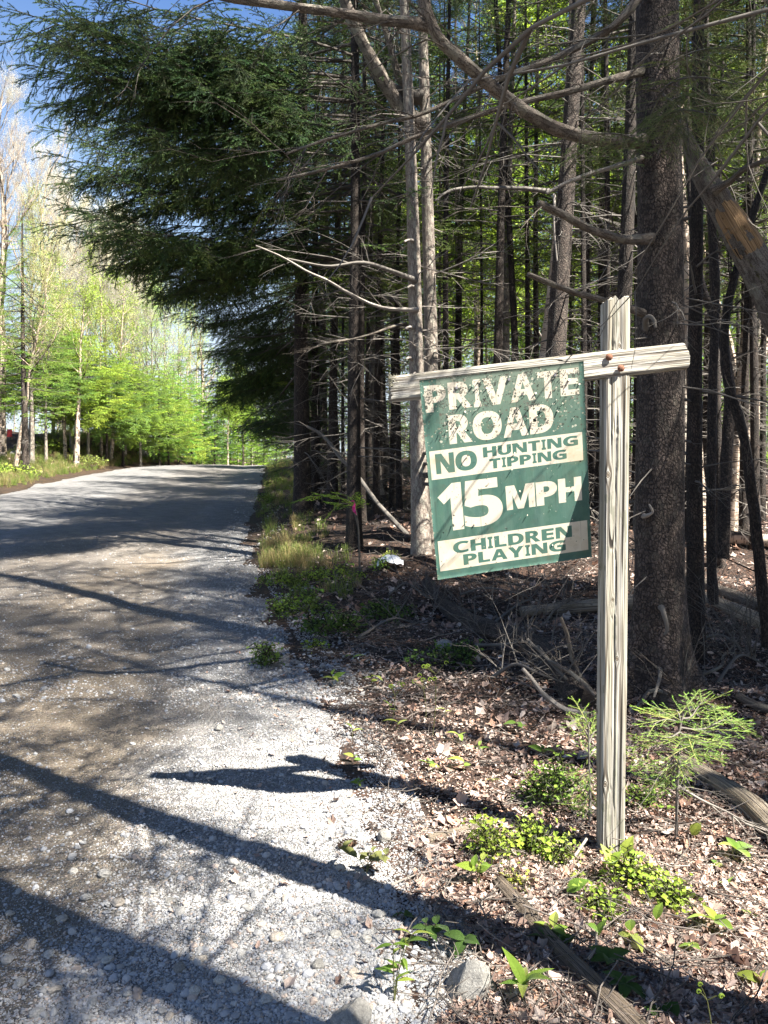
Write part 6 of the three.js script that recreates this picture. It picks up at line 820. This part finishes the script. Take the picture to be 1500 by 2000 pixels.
plant('leafy_plant', 'low round leaf at the bottom edge right of the rotten log', 1300, 2000, 14, { leaves: 2, len: 50, shape: 'heart', mat: LEAF.deep, tilt: .1 });
plant('leafy_plant', 'upright leaf pair left of the centre of the right foreground', 1165, 1850, 30, { leaves: 2, len: 36, mat: LEAF.fresh, tilt: .9 });
plant('leafy_plant', 'single leaf in the leaves beyond the right foreground rosette', 1282, 1818, 26, { leaves: 1, len: 34, mat: LEAF.lime, tilt: 1.2 });
for (const [k, [x, y, h, l]] of [[688, 1440, 18, 26], [692, 1490, 14, 24], [700, 1540, 16, 22], [775, 1430, 22, 28], [760, 1395, 20, 22], [838, 1505, 20, 28], [905, 1510, 22, 30], [895, 1450, 20, 26], [935, 1470, 16, 24], [960, 1535, 18, 24], [1010, 1430, 20, 26], [1060, 1480, 18, 26], [870, 1400, 16, 20], [725, 1345, 26, 26], [650, 1340, 24, 26], [690, 1300, 24, 24], [1420, 1740, 18, 26], [1395, 1700, 14, 20], [1470, 1800, 16, 28], [1130, 1720, 16, 24]].entries()) plant('leaf_sprout', 'small green sprout among the dead leaves beside the gravel', x, y, h, { group: 'small sprouts among the dead leaves', leaves: 2 + (k % 3), len: l, shape: k % 4 ? 'ovate' : 'lance', mat: k % 3 ? LEAF.fresh : LEAF.lime, tilt: .4 });
for (const [k, [x, y, h, lean]] of [[845, 1440, 125, 6], [832, 1405, 60, -5], [762, 1420, 60, 10], [1380, 2040, 90, 0]].entries()) { // fern shoots with curled tips
  const p = G(x, y), d = -p.z, t = thing('fern_shoot', ['tallest thin fern shoot with curled pale tips below the sign', 'short fern shoot with curled tips left of the tallest one', 'thin fern shoot near the gravel edge', 'woolly curled fern shoot at the bottom edge'][k], 'fern', p), r = rng(x), g = new Geo(), tips = new Geo(); const top = V(pxm(lean, d), pxm(h, d), 0); g.tube(curve([V(0, 0, 0), top.clone().multiplyScalar(.5).add(V(.006, 0, .01)), top], 8), radiiOf(9, .0025, .0014), 5, {});
  for (let q = 0; q < 5; q++) { const a = (r() - .5) * 3, e = top.clone().add(V(Math.sin(a) * pxm(26, d), pxm(14 + 14 * r(), d) * Math.cos(a * .5), (r() - .5) * .04)); g.tube([top, top.clone().lerp(e, .6).add(V(0, .004, 0)), e], [.0014, .0012, .001], 4, {}); const cc = []; for (let w = 0; w < 12; w++) { const b = w * .6, R = pxm(5, d) * (1 - w / 14); cc.push(e.clone().add(V(Math.cos(b) * R, Math.sin(b) * R, w * .0004))); } tips.tube(cc, radiiOf(12, .0028, .0014), 5, {}); }
  part('stalk', g.build(), LEAF.olive, t); part('curled_tips', tips.build(), LEAF.lime, t); }
// verge growth by the road, up to the trees
shrub('lit green shrub patch before the white scrap', 650, 1135, 110, 40, LIME, { n: 44, kind: 'low', size: .9 });
shrub('lit green patch at the gravel edge below the dry grass', 560, 1145, 110, 30, [.3, .42, .06], { n: 36, kind: 'low' });
shrub('green shrub in half shade right of the gravel edge', 585, 1200, 110, 60, GRN, { n: 44, kind: 'low' });
shrub('dim green shrub below the lit patches', 640, 1240, 120, 60, DIM, { n: 44, kind: 'low' });
shrub('dim green shrub in the shade left of the mossy boulder', 750, 1215, 120, 50, DIM, { n: 34, kind: 'low' });
shrub('feathery dim plant on the gravel edge', 520, 1300, 50, 70, DIM, { n: 16, kind: 'blue', size: 1.5 });
shrub('light sprigs around the white scrap', 735, 1112, 50, 36, LIME, { n: 12, kind: 'low' });
shrub('lit sprig above the white scrap', 765, 1095, 36, 34, [.4, .48, .12], { n: 8, kind: 'low' });
shrub('dim green plants left of the fallen dark log', 880, 1290, 120, 40, DIM, { n: 24, kind: 'low' });
shrub('green verge growth at the foot of the big roadside spruce', 525, 985, 50, 30, GRN, { n: 36, kind: 'low', size: 1.0 });
shrub('green verge growth beyond the big roadside spruce', 540, 950, 40, 24, GRN, { n: 30, kind: 'low', size: 1.1 });
shrub('lit sprout alone in the shade beside the gravel', 620, 1268, 26, 22, LIME, { n: 7, kind: 'low', size: .8 });
shrub('bright fern patch left of the pale stems on the bank', 105, 878, 60, 16, LIME, { n: 24, kind: 'low', size: 3 });
shrub('bright growth at the foot of the left bank', 20, 925, 90, 18, LIME, { n: 40, kind: 'low', size: 2.6 });
shrub('yellow green growth along the left bank edge', 150, 905, 110, 14, [.38, .44, .1], { n: 40, kind: 'low', size: 2.4 });
shrub('dry and green growth at the end of the left bank', 330, 885, 50, 16, [.36, .42, .1], { n: 24, kind: 'low', size: 3 });
{ // grass: tufts on the verge and on the left bank
  const r = rng(600), blade = [1, 2, 3].map((s) => { const g = new Geo(), q = rng(s); for (let k = 0; k < 34; k++) { const a = q() * 6.28, b = V((q() - .5) * .1, 0, (q() - .5) * .1), l = .1 + .14 * q(), m = b.clone().add(V(Math.cos(a) * l * .3, l * .7, Math.sin(a) * l * .3)), e = b.clone().add(V(Math.cos(a) * l * .75, l * (.9 - .3 * q()), Math.sin(a) * l * .75)), w = V(-Math.sin(a), 0, Math.cos(a)).multiplyScalar(.0019); const u = w.clone().multiplyScalar(.75); g.tri(b.clone().add(w), b.clone().sub(w), m.clone().add(u)); g.tri(b.clone().sub(w), m.clone().sub(u), m.clone().add(u)); g.tri(m.clone().add(u), m.clone().sub(u), e); } return g.build(); });
  const per = [[], [], []], cols = [[], [], []], put = (x, z, s, dry) => { const k = Math.floor(r() * 3), b = .8 + .5 * r(); per[k].push(M4(ground(x, z), eul(r() * 6.28, 0, 0), s * (.7 + .6 * r()))); cols[k].push(dry ? rgb(1.7 * b, 1.25 * b, 1.8 * b) : rgb(.9 * b, 1.1 * b, .7 * b)); };
  for (let k = 0; k < 130; k++) { const q = G(555 + (r() - .5) * 90, 1085 + (r() - .5) * 50); put(q.x, q.z, 1.1, r() < .6); }
  for (let k = 0; k < 420; k++) { const d = 8 + 30 * r(), x = interp(ROAD_RIGHT, d) + .1 + 1.0 * r(); put(x, -d, 1, r() < .3); }
  for (let k = 0; k < 2200; k++) { const d = 17 + 24 * r(), x = interp(ROAD_LEFT, d) - .2 - 3.2 * r(); put(x, -d, 1.3, r() < .4); }
  blade.forEach((g, k) => tag(many('grass', g, LEAF.grass, per[k], cols[k], scene), 'tufts of dry and green grass along the road verges', 'grass'));
}
renderer.render(scene, camera);
